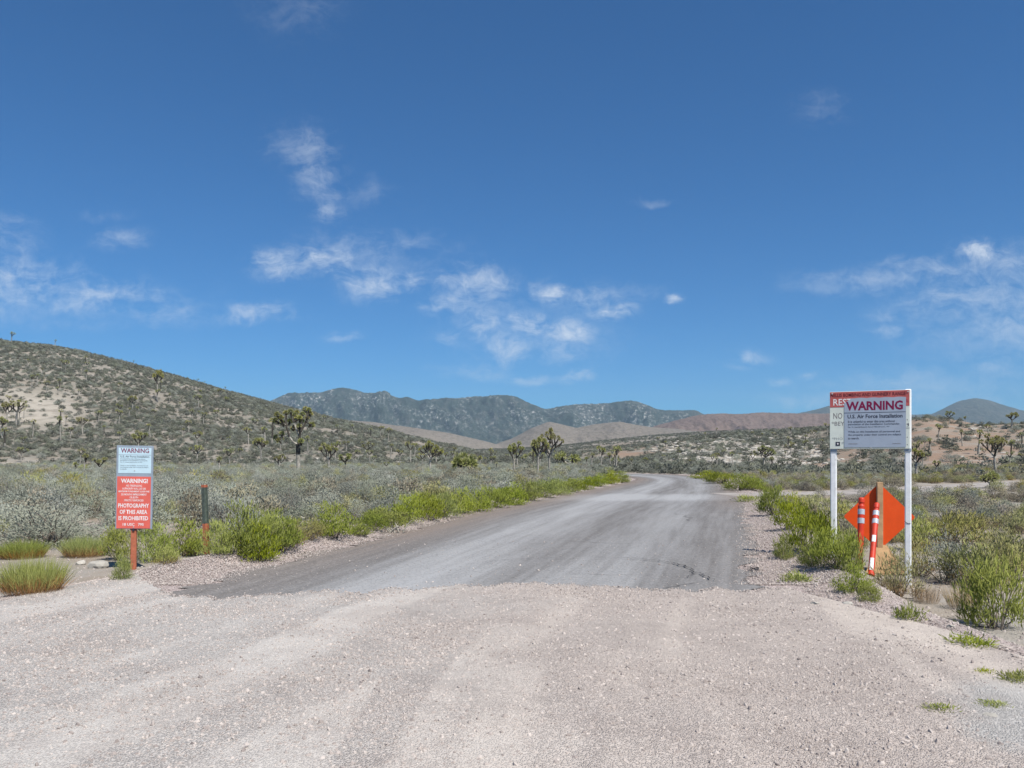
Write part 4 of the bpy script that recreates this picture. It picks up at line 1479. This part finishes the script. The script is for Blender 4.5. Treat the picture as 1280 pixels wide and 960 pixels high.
for v in range(4):
    rp = Plant()
    rosette(rp, (0, 0, 0), (0, 0, 1), 1.0, 1.1, 150, ndead=70)
    ros_mesh.append(rp.mesh("leaf_rosette", [M_yucca, M_yucca_dead]))
for i, ((hx, hy, dp), (sx, sy)) in enumerate(zip(heads_, src)):
    p, q = tp(hx, hy, dp), tp(sx, sy, dp * .4)
    mid = (p + q) / 2 + np.array([0, 0, -.08])
    tr.stem([q, mid, p], [.06, .055, .05], 1, 5)
    ax = Vector((p - mid)) + Vector((0, 0, .25))
    o = link(bpy.data.objects.new("leaf_rosette", ros_mesh[i % 4]))
    o.parent = big_t
    o.location = p
    o.rotation_euler = ax.to_track_quat('Z', 'Y').to_euler()
    sc_ = jr.uniform(.29, .37)
    o.scale = (sc_, sc_, sc_)
o = link(bpy.data.objects.new("trunk", tr.mesh("trunk", [M_bark, M_bark_dark])))
o.parent = big_t

NAMED = [  # px, base, top, kind, label, forced distance, width factor
    (327, 577, 547, 'some', "Joshua tree with a round crown just beside the tallest one, toward the signpost", None, 1.0),
    (349, 592, 567, 'many2', "bushy low Joshua tree at the foot of the tallest one", 88, 1.0),
    (411, 590, 553, 'many2', "dark forked Joshua tree on the plain, next past the tallest toward the road", 92, 1.0),
    (433, 592, 566, 'some2', "leaning pale-stemmed Joshua tree past the dark forked one", 98, 1.1),
    (538, 584, 550, 'many', "dense upright Joshua tree with a thick short trunk among pale rocks", 92, .85),
    (580, 587, 565, 'bush', "round yellow-green Joshua tree without a trunk behind the verge bushes", 72, .9),
    (642, 590, 551, 'many2', "pale-trunked Joshua tree with a flat round crown near the end of the verge", 76, .8),
    (672, 594, 546, 'some', "shorter dark-headed Joshua tree of the close pair near the road bend", 74, .7),
    (686, 594, 534, 'many', "taller Joshua tree of the close pair near the road bend", 76, .68),
    (955, 586, 556, 'many', "broad Joshua tree on the rise beyond the side track, between road and big board", None, 1.15),
    (966, 592, 570, 'post', "short shaggy green Joshua tree stem next to the broad one beyond the side track", None, .9),
    (952, 603, 588, 'post', "stubby dark green yucca stem low beside the side track", None, .9),
    (1245, 592, 541, 'many2', "large dark double-headed Joshua tree on the slope behind the olive bushes", 68, .9),
    (1238, 608, 588, 'bush', "round yellow-green yucca bush below the dark double-headed Joshua tree", 46, .8),
    (1187, 530, 513, 'some2', "Joshua tree on the skyline against the blue mountain, nearest the big board", None, .8),
    (1207, 531, 520, 'few', "smaller Joshua tree on the skyline against the blue mountain, middle of three", None, .8),
    (1264, 537, 515, 'some', "group-headed Joshua tree on the skyline at the foot of the blue mountain", None, 1.1),
    (1146, 585, 560, 'some', "Joshua tree half hidden behind the big board's far post", 66, .9),
    (1169, 590, 575, 'few2', "small Joshua tree on the reddish slope just past the big board", 66, .9),
    (1203, 558, 536, 'stalk', "single-headed Joshua tree on the red slope below the skyline", None, .8),
    (174, 566, 540, 'some2', "Joshua tree whose crown shows just above the slim double sign", None, 1.0),
    (126, 594, 571, 'some2', "spread Joshua tree on the plain beside the slim double sign", None, 1.1),
    (104, 597, 566, 'stalk', "tall single-headed Joshua tree near the slim double sign, with a pale stem", None, .9),
    (96, 600, 577, 'post', "thick shaggy Joshua tree leaning on its pale-stemmed neighbour by the slim sign", 66, 1.1),
    (274, 600, 570, 'stalk', "single-headed Joshua tree with a white stem between sign and marker post", None, .9),
    (8, 532, 500, 'many2', "dark Joshua tree at the pale bare patch on the hill, upper one", None, .8),
    (3, 550, 520, 'some', "dark Joshua tree cut by the picture edge below the bare patch", None, .9),
    (196, 502, 461, 'some', "tall slender Joshua tree high on the grey hill above the slim sign", None, .55),
    (166, 512, 494, 'some2', "forked Joshua tree halfway up the grey hill, above the slim sign", None, .9),
    (76, 552, 519, 'stalk', "white bare-stemmed Joshua tree below the pale bare patch", None, .7),
]
for (px, bs_, tp_, key, lab, Yf, wd) in NAMED:
    joshua(px, bs_, tp_, key, lab, Yf, None, wd)

SMALL = [  # px, base, top, kind
    (20, 533, 499, 'some'), (73, 494, 483, 'few'), (82, 533, 519, 'few2'), (149, 522, 504, 'few'), (161, 524, 509, 'stalk'), (152, 490, 478, 'few2'), (212, 504, 491, 'stalk'), (198, 504, 486, 'few'),
    (241, 526, 511, 'few'), (249, 526, 513, 'stalk'), (270, 528, 512, 'few2'), (304, 541, 532, 'stalk'), (325, 562, 546, 'few'), (339, 557, 521, 'post'), (332, 562, 532, 'stalk'), (441, 546, 530, 'stalk'), (463, 549, 534, 'post'),
    (478, 545, 532, 'stalk'), (485, 552, 534, 'few'), (459, 572, 551, 'some2'), (488, 575, 554, 'stalk'), (513, 578, 551, 'few'), (467, 585, 569, 'few2'), (482, 592, 577, 'few2'), (448, 577, 562, 'few'), (420, 577, 551, 'few'), (405, 530, 519, 'few'),
    (394, 560, 549, 'few'), (384, 563, 550, 'post'), (30, 560, 545, 'few'), (52, 470, 460, 'stalk'), (110, 463, 452, 'few2'), (98, 500, 486, 'stalk'), (286, 556, 545, 'few'), (230, 548, 535, 'stalk'), (300, 575, 560, 'few2')]
for (px, bs_, tp_, key) in SMALL:
    joshua(px, bs_, tp_, key, None, None, "joshua trees on the grey hill")
for (px, bs_, tp_, key) in [(14, 430, 414, 'few'), (68, 436, 424, 'stalk'), (153, 455, 448, 'stalk'), (167, 459, 450, 'stalk'), (235, 477, 471, 'few2'), (247, 480, 473, 'few'), (256, 483, 476, 'stalk'), (282, 490, 483, 'few2'), (118, 447, 441, 'few2')]:
    joshua(px, bs_, tp_, key, None, None, "joshua trees on the hill crest")
for (px, bs_, tp_, key) in [(601, 583, 569, 'few'), (608, 584, 571, 'stalk'), (616, 583, 570, 'few2'), (621, 590, 577, 'post'), (597, 583, 572, 'few2'), (660, 576, 565, 'bush'), (655, 584, 570, 'few'), (697, 580, 568, 'few'), (708, 579, 570, 'stalk'), (722, 588, 577, 'post'), (727, 588, 579, 'post'),
                            (558, 580, 565, 'few'), (563, 586, 576, 'stalk'), (570, 580, 570, 'few2'), (548, 577, 566, 'few2'), (735, 580, 570, 'few'), (744, 578, 570, 'stalk'), (758, 580, 571, 'few2'), (770, 579, 570, 'few'), (790, 584, 573, 'few'), (706, 588, 578, 'few2'), (634, 578, 567, 'few2'), (590, 577, 567, 'few'), (522, 582, 570, 'few'), (505, 588, 577, 'few2')]:
    joshua(px, bs_, tp_, key, None, None, "joshua trees far on the plain")
for (px, bs_, tp_, key) in [(808, 586, 571, 'few'), (897, 588, 570, 'stalk'), (989, 545, 533, 'few'), (952, 549, 541, 'few2'), (940, 547, 539, 'few'), (1017, 548, 537, 'some2'), (1034, 545, 528, 'few'), (981, 574, 564, 'few2'), (875, 570, 560, 'few'), (848, 572, 563, 'few'), (1005, 570, 560, 'stalk'), (1026, 560, 549, 'few2'), (1010, 547, 540, 'few'),
                            (1155, 560, 550, 'few2'), (1264, 563, 549, 'few'), (1272, 553, 543, 'stalk'), (1222, 545, 537, 'few'), (1230, 575, 560, 'few2'), (1276, 580, 566, 'few'), (1160, 577, 567, 'stalk'), (925, 574, 566, 'few'), (862, 583, 574, 'few2'), (830, 578, 568, 'few')]:
    joshua(px, bs_, tp_, key, None, None, "joshua trees on the rocky rise")

def strew(n, x0, x1, y0, y1, kinds, group, h0, h1, top=None):
    for _ in range(n):
        px, py = rng.uniform(x0, x1), rng.uniform(y0, y1)
        if top is not None and py < np.interp(px, top[0], top[1]) + 6:
            continue
        x, Y, z = hit(px, py, 30)
        if Y > 420 or float(inside(x, Y)[0]) > -2 or min(np.hypot(x - a, Y - b_) for a, b_ in TREE_SPOTS) < Y * .011:
            continue
        joshua(px, py, py - F * rng.uniform(h0, h1) / Y, random.choice(kinds), None, None, group)


tl = ([0, 100, 200, 300, 400, 480, 560], [427, 441, 466, 494, 521, 538, 558])
strew(80, 0, 540, 440, 592, ['few', 'few2', 'stalk', 'some', 'post'], "joshua trees on the grey hill", 2.2, 4.2, tl)
strew(45, 520, 800, 572, 590, ['few', 'few2', 'stalk', 'some2', 'post', 'bush'], "joshua trees far on the plain", 1.6, 3.4)
strew(36, 820, 1280, 545, 588, ['few', 'few2', 'stalk', 'post'], "joshua trees on the rocky rise", 1.5, 3.0)

# ------------------------------------------------------------------ roadside bushes, one by one
def bush(px, base, w_, h_, kind, name, label, cat="bush", group=None, Y=None):
    if Y is None:
        x, Y, z = hit(px, base)
    else:
        x = (px - 640) / F * Y
        z = tz(x, Y)
    me = random.choice(kind)
    wm, hm_ = w_ / F * Y, h_ / F * Y
    o = put(name, me, (x, Y + wm * .35, tz(x, Y + wm * .35) - .01), random.uniform(0, 6.28), (wm * 1.05, wm * 1.05, hm_ * 1.02), label, cat, group)
    BUSH_SPOTS.append((x, Y + wm * .35, wm * .5))
    return o


BUSH_SPOTS = []
VERGE = "bright green bushes along the road verge"
LV = "bright green bush in the long row on the verge opposite the big board"
NEAR_L = [
    (26, 745, 70, 47, GRASS, "grass_clump", "tallest clump of green grass with a rusty base at the gravel's edge", "grass"),
    (18, 700, 50, 24, GRASS, "grass_clump", "low rusty-footed grass clump behind the tallest clump", "grass"),
    (97, 698, 48, 27, GRASS, "grass_clump", "short grass clump with red-brown base between sagebrush and dirt patch", "grass"),
    (142, 702, 36, 42, RABBIT, "green_bush", "green bush just beside the slim sign's post, on the dirt patch side", "bush"),
    (149, 727, 20, 29, RABBIT, "green_bush", "small upright light green sprig in front of the slim sign's post", "bush"),
    (186, 704, 42, 48, RABBIT, "green_bush", "green bush directly behind the slim sign's orange post", "bush"),
    (224, 697, 52, 44, RABBIT, "green_bush", "rounded green bush between slim sign and marker post", "bush"),
    (203, 708, 30, 22, OLIVE, "olive_bush", "olive scrubby bush low in front of the round bush by the slim sign", "bush"),
    (238, 696, 22, 28, OLIVE, "olive_bush", "brownish bush right against the marker post", "bush"),
    (302, 699, 66, 60, RABBIT, "green_bush", "largest bright green bush right beside the marker post", "bush"),
    (318, 704, 44, 44, RABBIT, "green_bush", "green bush spilling over the gravel berm past the marker post", "bush"),
    (345, 692, 54, 46, RABBIT, "green_bush", "feathery green bush at the berm's gap", "bush"),
    (364, 686, 30, 34, OLIVE, "olive_bush", "dry-footed olive bush at the end of the big green bushes", "bush"),
    (268, 697, 34, 40, RABBIT, "green_bush", "green bush filling the gap between marker post and the largest green bush", "bush"),
    (330, 690, 40, 44, RABBIT, "green_bush", "green bush wedged behind the berm next to the largest green bush", "bush"),
    (384, 678, 32, 26, OLIVE, "olive_bush", "pale stemmed olive bush before the isolated rounded bush", "bush"),
    (414, 676, 54, 40, RABBIT, "green_bush", "isolated rounded green bush by the berm", "bush"),
    (447, 672, 26, 17, RABBIT, "green_bush", "small green tuft next to the isolated rounded bush", "bush"),
]
for (px, bs_, w_, h_, kd, nm, lab, ct) in NEAR_L:
    bush(px, bs_, w_, h_, kd, nm, lab, ct)
for (px, bs_, w_, h_) in [(464, 666, 36, 22), (482, 664, 50, 24), (508, 656, 42, 34), (532, 652, 40, 32), (553, 649, 36, 30), (520, 640, 44, 22), (574, 644, 38, 30), (596, 641, 36, 27), (617, 636, 36, 25), (640, 632, 36, 25), (560, 630, 40, 18), (660, 627, 36, 24), (680, 623, 34, 22), (698, 620, 30, 19), (715, 616, 28, 17), (733, 613, 26, 16), (750, 609, 24, 15), (765, 606, 22, 15), (778, 604, 18, 14), (600, 622, 34, 14), (640, 617, 34, 13),
                          (500, 643, 30, 20), (470, 655, 30, 20), (625, 628, 30, 16), (690, 609, 30, 11), (720, 605, 26, 10), (745, 602, 22, 9)]:
    bush(px, bs_, w_, h_, RABBIT, "green_bush", LV, "bush", VERGE)
for (px, bs_, w_, h_) in [(548, 634, 40, 24), (590, 625, 40, 20), (455, 640, 46, 26), (485, 634, 42, 24), (430, 650, 44, 26), (520, 622, 44, 20), (655, 610, 40, 16), (390, 656, 40, 24)]:
    bush(px, bs_, w_, h_, OLIVE, "olive_bush", "yellowish olive bush behind the bright green verge row", "bush", "olive bushes behind the verge row")

NEAR_R = [
    (982, 701, 22, 29, RABBIT, "green_bush", "lone upright green bush on the gravel shoulder before the big board", "bush"),
    (1002, 730, 36, 14, WEED, "low_weed", "flat green weed on the gravel shoulder below the lone bush", "plant"),
    (936, 628, 26, 9, WEED, "low_weed", "flat weed at the asphalt corner by the side track", "plant"),
    (955, 634, 20, 8, WEED, "low_weed", "small weed on the shoulder just past the asphalt corner", "plant"),
    (971, 645, 32, 36, RABBIT, "green_bush", "green bush with bare stems at the track corner, first of the shoulder row", "bush"),
    (992, 664, 40, 40, RABBIT, "green_bush", "second bright green bush of the shoulder row from the track corner", "bush"),
    (1018, 692, 58, 54, RABBIT, "green_bush", "wide feathery grey-green bush hiding the foot of the near white post", "bush"),
    (1022, 708, 34, 34, RABBIT, "green_bush", "dense deep green bush at the foot of the near white post", "bush"),
    (1050, 716, 50, 50, RABBIT, "green_bush", "feathery green bush between near white post and traffic tubes", "bush"),
    (1064, 718, 34, 44, RABBIT, "green_bush", "feathery green bush hiding the foot of the shorter traffic tube", "bush"),
    (1072, 744, 38, 34, RABBIT, "green_bush", "round vivid green bush before the plywood foot, on the shoulder's edge", "bush"),
    (1090, 754, 26, 22, RABBIT, "green_bush", "small light green bush at the shoulder's edge beside the vivid one", "bush"),
    (1133, 750, 54, 52, OLIVE, "olive_bush", "olive bush with brown stems before the far white post", "bush"),
    (1163, 756, 30, 26, DRY, "dry_grass", "tuft of dry straw grass beside the olive bush by the far white post", "grass"),
    (1141, 779, 30, 22, WEED, "low_weed", "pale green weed on bare grey dirt below the straw tuft", "plant"),
    (1155, 722, 40, 46, OLIVE, "olive_bush", "olive bush just behind the far white post", "bush"),
    (1208, 686, 64, 42, OLIVE, "olive_bush", "dark olive-green bush standing alone behind the grey sagebrush", "bush"),
    (1196, 730, 66, 56, SAGE, "sage_bush", "grey sagebrush between two olive bushes past the far white post", "bush"),
    (1232, 736, 74, 56, OLIVE, "olive_bush", "yellow-green bush with a rusty heart behind the big corner bush", "bush"),
    (1262, 792, 76, 88, RABBIT, "green_bush", "largest green bush at the picture edge on the dirt past the big board", "bush"),
    (1212, 764, 40, 36, DRY, "dry_grass", "dry grass tuft at the foot of the largest dirt-side bush", "grass"),
    (1222, 812, 46, 17, WEED, "low_weed", "spreading weed where the gravel meets bare dirt", "plant"),
    (1237, 847, 26, 9, WEED, "low_weed", "tiny weed on the gravel below the spreading one", "plant"),
    (1278, 859, 36, 18, WEED, "low_weed", "low green weed cut by the picture edge on the gravel", "plant"),
    (1184, 895, 38, 11, WEED, "low_weed", "flat greyish weed on the gravel by the dusty corner patch", "plant"),
    (1248, 889, 34, 11, WEED, "low_weed", "thin flat weed in the dusty corner patch", "plant"),
    (930, 613, 40, 20, RABBIT, "green_bush", "bright bush beside the side track's far corner", "bush"),
    (905, 605, 34, 14, RABBIT, "green_bush", "low bright bush on the outer edge of the road bend", "bush"),
    (885, 599, 30, 10, RABBIT, "green_bush", "flat bright bush farther along the outer edge of the road bend", "bush"),
    (942, 614, 30, 18, RABBIT, "green_bush", "yellow-green bush on the side track's far corner next to the bright one", "bush"),
    (1034, 611, 28, 13, RABBIT, "green_bush", "green bush beyond the side track, seen by the near white post", "bush"),
]
for (px, bs_, w_, h_, kd, nm, lab, ct) in NEAR_R:
    bush(px, bs_, w_, h_, kd, nm, lab, ct)
for (px, bs_, w_, h_) in [(1000, 646, 36, 26), (1020, 656, 36, 28), (1060, 665, 44, 30), (1030, 640, 34, 20), (1075, 690, 34, 36), (1120, 680, 36, 40), (1112, 705, 26, 26), (1160, 690, 44, 40), (1175, 676, 36, 26), (1050, 645, 40, 22), (1085, 655, 40, 24), (1270, 720, 50, 40), (1255, 690, 44, 30), (1145, 655, 36, 22), (1010, 634, 30, 14), (985, 630, 22, 10)]:
    bush(px, bs_, w_, h_, OLIVE, "olive_bush", "loose olive bush in the scrub behind the big board and diamond sign", "bush", "olive bushes behind the big board")

# ------------------------------------------------------------------ sagebrush plain: the 300 that show largest one by one, the rest as one mass
def clear_of(x, y, r=0.0):
    ok = (inside(x, y) < -.55 - r) & (line_dist(x, y, TRACK) > 2.9 + r)
    for (a, b_, s_) in BUSH_SPOTS:
        ok &= np.hypot(x - a, y - b_) > s_ * .8 + .1
    return ok


def sample(n, u0, u1, y0, y1):
    y = np.sqrt(rng.uniform(y0 * y0, y1 * y1, n))
    return rng.uniform(u0, u1, n) * y, y


cand = []
lx, ly = sample(3800, -.78, .12, 13.5, 125)
cxr = np.interp(ly, RC[:800, 1], RC[:800, 0])
lpx, lpy = 640 + F * lx / ly, HY + CAMZ * F / ly
keep = (lx < cxr) & clear_of(lx, ly) & ~((lpx > 50) & (lpx < 170) & (lpy > 683)) & ~((lpy > 690)) & ~((lpx > 135) & (lpx < 440) & (lpy > 672))
cand.append(np.stack([lx[keep], ly[keep], rng.uniform(.7, 1.9, keep.sum()), rng.uniform(.4, 1.05, keep.sum()), np.zeros(keep.sum())], 1))
rx_, ry_ = sample(3200, .05, .78, 14.2, 75)
cxr = np.interp(ry_, RC[:800, 1], RC[:800, 0])
dn = fbm(rx_ / 4, ry_ / 4, 3, 91)
rpx = 640 + F * rx_ / ry_
keep = (rx_ > cxr) & clear_of(rx_, ry_) & (dn + .25 * sstep(18, 50, ry_) > .52) & ~((ry_ < 17.5) & (rpx > 1030) & (rpx < 1150))
cand.append(np.stack([rx_[keep], ry_[keep], rng.uniform(.4, 1.05, keep.sum()), rng.uniform(.3, .65, keep.sum()), np.ones(keep.sum())], 1))
cand = np.concatenate(cand)
inview = np.abs(cand[:, 0] / cand[:, 1]) < .63
rank = np.where(inview, cand[:, 2] / cand[:, 1], 0)
order = np.argsort(-rank)
GRP = "grey sagebrush bushes on the scrub plain"
czz = terrain(cand[:, 0], cand[:, 1])
proto_sage = []
for j, i in enumerate(order[:300]):
    x, y, s_, h_, side = cand[i]
    r_ = rng.uniform()
    if side:
        k_, nm, lab, sgroup = (BRUSH, "brush_shrub", "brownish low shrub on dry ground on the big board's side of the road", "brownish shrubs beyond the big board") if r_ < .5 else \
            (OLIVE, "olive_bush", "low olive bush on dry ground farther back than the big board", "low olive bushes beyond the big board") if r_ < .7 else \
            (SAGE, "sage_bush", "grey sagebrush on dry ground on the big board's side of the road", "grey sagebrush beyond the big board")
    else:
        k_, nm, lab, sgroup = (BRUSH, "brush_shrub", "straw-brown shrub among grey sagebrush on the slim sign's side of the road", "straw-brown shrubs on the scrub plain") if r_ < .13 else \
            (OLIVE, "olive_bush", "yellowish olive bush among grey sagebrush on the slim sign's side of the road", "olive bushes on the scrub plain") if r_ < .22 else \
            (SAGE, "sage_bush", "silvery grey sagebrush in the dense scrub on the slim sign's side", "sagebrush on the open scrub plain")
    put(nm, random.choice(k_), (x, y, czz[i] - .02), rng.uniform(0, 6.28), (s_, s_, h_), lab, "bush", sgroup)
rest = order[300:]


def proto_obj(me):
    o = bpy.data.objects.new(me.name, me)
    return o


def rand_rot(n, tilt=.08):
    return np.stack([rng.normal(size=n) * tilt, rng.normal(size=n) * tilt, rng.uniform(0, 6.28, n)], 1)


pr = [proto_obj(m_) for m_ in PLAINSAGE + OLIVE[:2] + BRUSH]
n_ = len(rest)
scatter("sagebrush_scrub", np.stack([cand[rest, 0], cand[rest, 1], czz[rest] - .02], 1), rand_rot(n_), np.stack([cand[rest, 2], cand[rest, 2], cand[rest, 3]], 1),
        np.where((cand[rest, 4] == 1) & (rng.uniform(size=n_) < .75), rng.integers(6, 12, n_), np.where(rng.uniform(size=n_) < .27, rng.integers(6, 12, n_), rng.integers(0, 6, n_))), pr)

# hills: scrub thinning out on bare patches
hx, hy = sample(80000, -.8, .8, 62, 440)
cxr = np.interp(np.minimum(hy, 75), RC[:800, 1], RC[:800, 0])
hz_ = terrain(hx, hy)
hpx, hpy = 640 + F * hx / hy, HY - F * (hz_ - CAMZ) / hy
dens = .55 + .45 * sstep(.34, .56, fbm(hx / 14, hy / 14, 4, 95))
dens = dens * (1 - .86 * np.clip(pale_f(hx, hy, hpx, hpy) * 1.1, 0, 1)) * (1 - .87 * np.clip(red_f(hx, hy, hpx, hpy), 0, 1)) * sstep(60, 75, hy)
dens = np.where((hx < 0) & (hy < 120), 0, dens)
keep = (rng.uniform(size=len(hx)) < dens) & (inside(hx, hy) < -.8) & (line_dist(hx, hy, TRACK) > 2.8)
hx, hy, hz_ = hx[keep], hy[keep], hz_[keep]
n_ = len(hx)
sz = rng.uniform(.6, 1.5, n_) * (1 + .35 * sstep(150, 400, hy))
pr2 = [proto_obj(m_) for m_ in SCRUB] + [proto_obj(PLAINSAGE[0])]
scatter("hillside_scrub", np.stack([hx, hy, hz_ - .03], 1), rand_rot(n_), np.stack([sz, sz, sz * rng.uniform(.4, .75, n_)], 1),
        np.where(rng.uniform(size=n_) < .22, 4, rng.integers(0, 4, n_)), pr2)
fx, fy = sample(30000, -.6, .85, 430, 1000)
fz = terrain(fx, fy)
keep = rng.uniform(size=len(fx)) < .3 + .7 * sstep(.4, .55, fbm(fx / 40, fy / 40, 3, 97))
n_ = keep.sum()
sz = rng.uniform(1.2, 2.6, n_)
scatter("distant_scrub", np.stack([fx[keep], fy[keep], fz[keep] - .05], 1), rand_rot(n_), np.stack([sz, sz, sz * .5], 1), rng.integers(0, 4, n_), pr2[:4])

# ------------------------------------------------------------------ stones
ROCK = [rock_mesh("pale_rock", M_pale_rock, 2, .62, s_) for s_ in (1, 2, 3, 4)]
for (px, py, w_, lab) in [(125, 710, 24, "whitish boulder on the dirt patch beside the slim sign"), (100, 706, 12, "small white stone on the dirt patch, away from the boulder"),
                          (455, 659, 9, "white stone on the berm opposite the lone shoulder bush"),
                          (1188, 785, 10, "dark stone on bare dirt near the largest corner bush"), (1060, 757, 12, "flat pale stone on the gravel shoulder's edge"),
                          (1018, 757, 12, "pale loose stone on the gravel shoulder"), (1237, 898, 18, "flat pale stone in the dusty corner patch")]:
    x, Y, z = hit(px, py)
    s_ = w_ / F * Y
    put("rock", random.choice(ROCK), (x, Y, z + s_ * .12), random.uniform(0, 6.28), s_, lab, "rock")
wx, wy, wz = hit(498, 668)
dw = Plant()
for k in range(7):
    a = random.uniform(0, 3.1)
    p0 = np.array([random.uniform(-.2, .1), random.uniform(-.1, .1), .03])
    p1 = p0 + np.array([math.cos(a) * .3, math.sin(a) * .1, random.uniform(.02, .25)])
    dw.stem([p0, (p0 + p1) / 2 + [0, 0, .04], p1], [.02, .016, .006], 0, 5)
put("dead_branch", dw.mesh("dead_branch", [M_bark]), (wx, wy, wz), 0, 1.0, "grey dead branch lying on the berm at the asphalt's edge", "branch")

# pale ledges on the rise beyond the bend and on the grey hill
cand_r = []
for (cx_, cy_, rx__, ry__, n_) in [(930, 564, 115, 24, 800), (1020, 575, 60, 20, 110), (200, 475, 140, 34, 170), (60, 512, 60, 26, 30), (450, 580, 100, 8, 60), (545, 583, 16, 4, 20), (1230, 570, 60, 40, 40)]:
    for k in range(n_):
        a, r_ = rng.uniform(0, 6.28), math.sqrt(rng.uniform())
        cand_r.append((cx_ + rx__ * r_ * math.cos(a), cy_ + ry__ * r_ * math.sin(a)))
pts_, big_r = [], []
for (px, py) in cand_r:
    x, Y, z = hit(px, py, 50)
    if Y > 800 or float(inside(x, Y)[0]) > -1:
        continue
    pts_.append((x, Y, z, min(1, Y / 190) * rng.uniform(.4, 1.35) if px > 800 else rng.uniform(.3, 1.0)))
pts_.sort(key=lambda q: -q[3] / q[1])
for (x, Y, z, s_) in pts_[:120]:
    put("rock", random.choice(ROCK), (x, Y, z), rng.uniform(0, 6.28), (s_ * 1.3, s_, s_ * .8), "pale limestone rock among the scrub on the slopes", "rock", "pale rocks on the slopes")
prr = [proto_obj(m_) for m_ in ROCK[:3]]
q_ = np.array(pts_[120:])
scatter("rubble", q_[:, :3], rand_rot(len(q_)), np.stack([q_[:, 3]] * 3, 1) * np.array([1.3, 1, .8]), rng.integers(0, 3, len(q_)), prr)

PEB = [proto_obj(rock_mesh("pebble", M_pebble, 1, .65, s_)) for s_ in (11, 12, 13, 14)]
# loose gravel: apron, berms and shoulders
gx1 = rng.uniform(-9, 5.2, 330000)
gy1 = 3.6 + 9.4 * rng.uniform(0, 1, 330000) ** 1.0
fe = np.interp(gx1, bx, far_edge)
i1 = inside(gx1, gy1)
pk = (1.0 - .6 * dust_f(gx1, gy1)) * (.12 + .88 * sstep(.8, 1.1, np.hypot((gx1 - 3.75) / .95, (gy1 - 4.7) / 1.35)))
k1_ = (np.abs(gx1 / gy1) < .66) & (((gy1 < fe + .15) & (i1 > -.5)) | (i1 < .9) & (i1 > -.6)) & (rng.uniform(size=len(gx1)) < pk)
gy2 = 11 + 40 * rng.uniform(0, 1, 90000) ** 1.6
sd = rng.uniform(size=90000) < .5
rl_x = np.interp(gy2, RL[:800, 1], RL[:800, 0])
rr_x = np.interp(gy2, RR[:800, 1], RR[:800, 0])
spill = np.abs(rng.normal(size=90000)) * .16
gx2 = np.where(sd, rng.uniform(Lg(gy2) - .5, rl_x + spill), rng.uniform(rr_x - spill, Rg(gy2) + .5))
sx_, sy_ = rng.uniform(-4.5, 4, 900), 10 + 7 * rng.uniform(0, 1, 900) ** 2
GX, GY = np.concatenate([gx1[k1_], gx2, sx_]), np.concatenate([gy1[k1_], gy2, sy_])
k_ = inside(GX, GY) > -.8
GX, GY = GX[k_], GY[k_]
GZ = terrain(GX, GY) + np.where(inside(GX, GY) > .1, .016, 0)
n_ = len(GX)
gs = rng.lognormal(math.log(.0104), .52, n_) * (1 + .25 * sstep(8, 20, GY))
gs = np.minimum(gs, .042)
scatter("loose_gravel", np.stack([GX, GY, GZ], 1), rng.uniform(0, 6.28, (n_, 3)), np.stack([gs * rng.uniform(.9, 1.5, n_), gs, gs], 1), rng.integers(0, 4, n_), PEB)
# stones strewn over the bare dirt
dx_, dy_ = sample(26000, -.66, .66, 5, 24)
i3 = inside(dx_, dy_)
k_ = i3 < -.3
n_ = k_.sum()
gs = np.minimum(rng.lognormal(math.log(.018), .5, n_), .09)
scatter("scattered_pebbles", np.stack([dx_[k_], dy_[k_], terrain(dx_[k_], dy_[k_])], 1), rng.uniform(0, 6.28, (n_, 3)), np.stack([gs * 1.2, gs, gs * .8], 1), rng.integers(0, 4, n_), PEB)
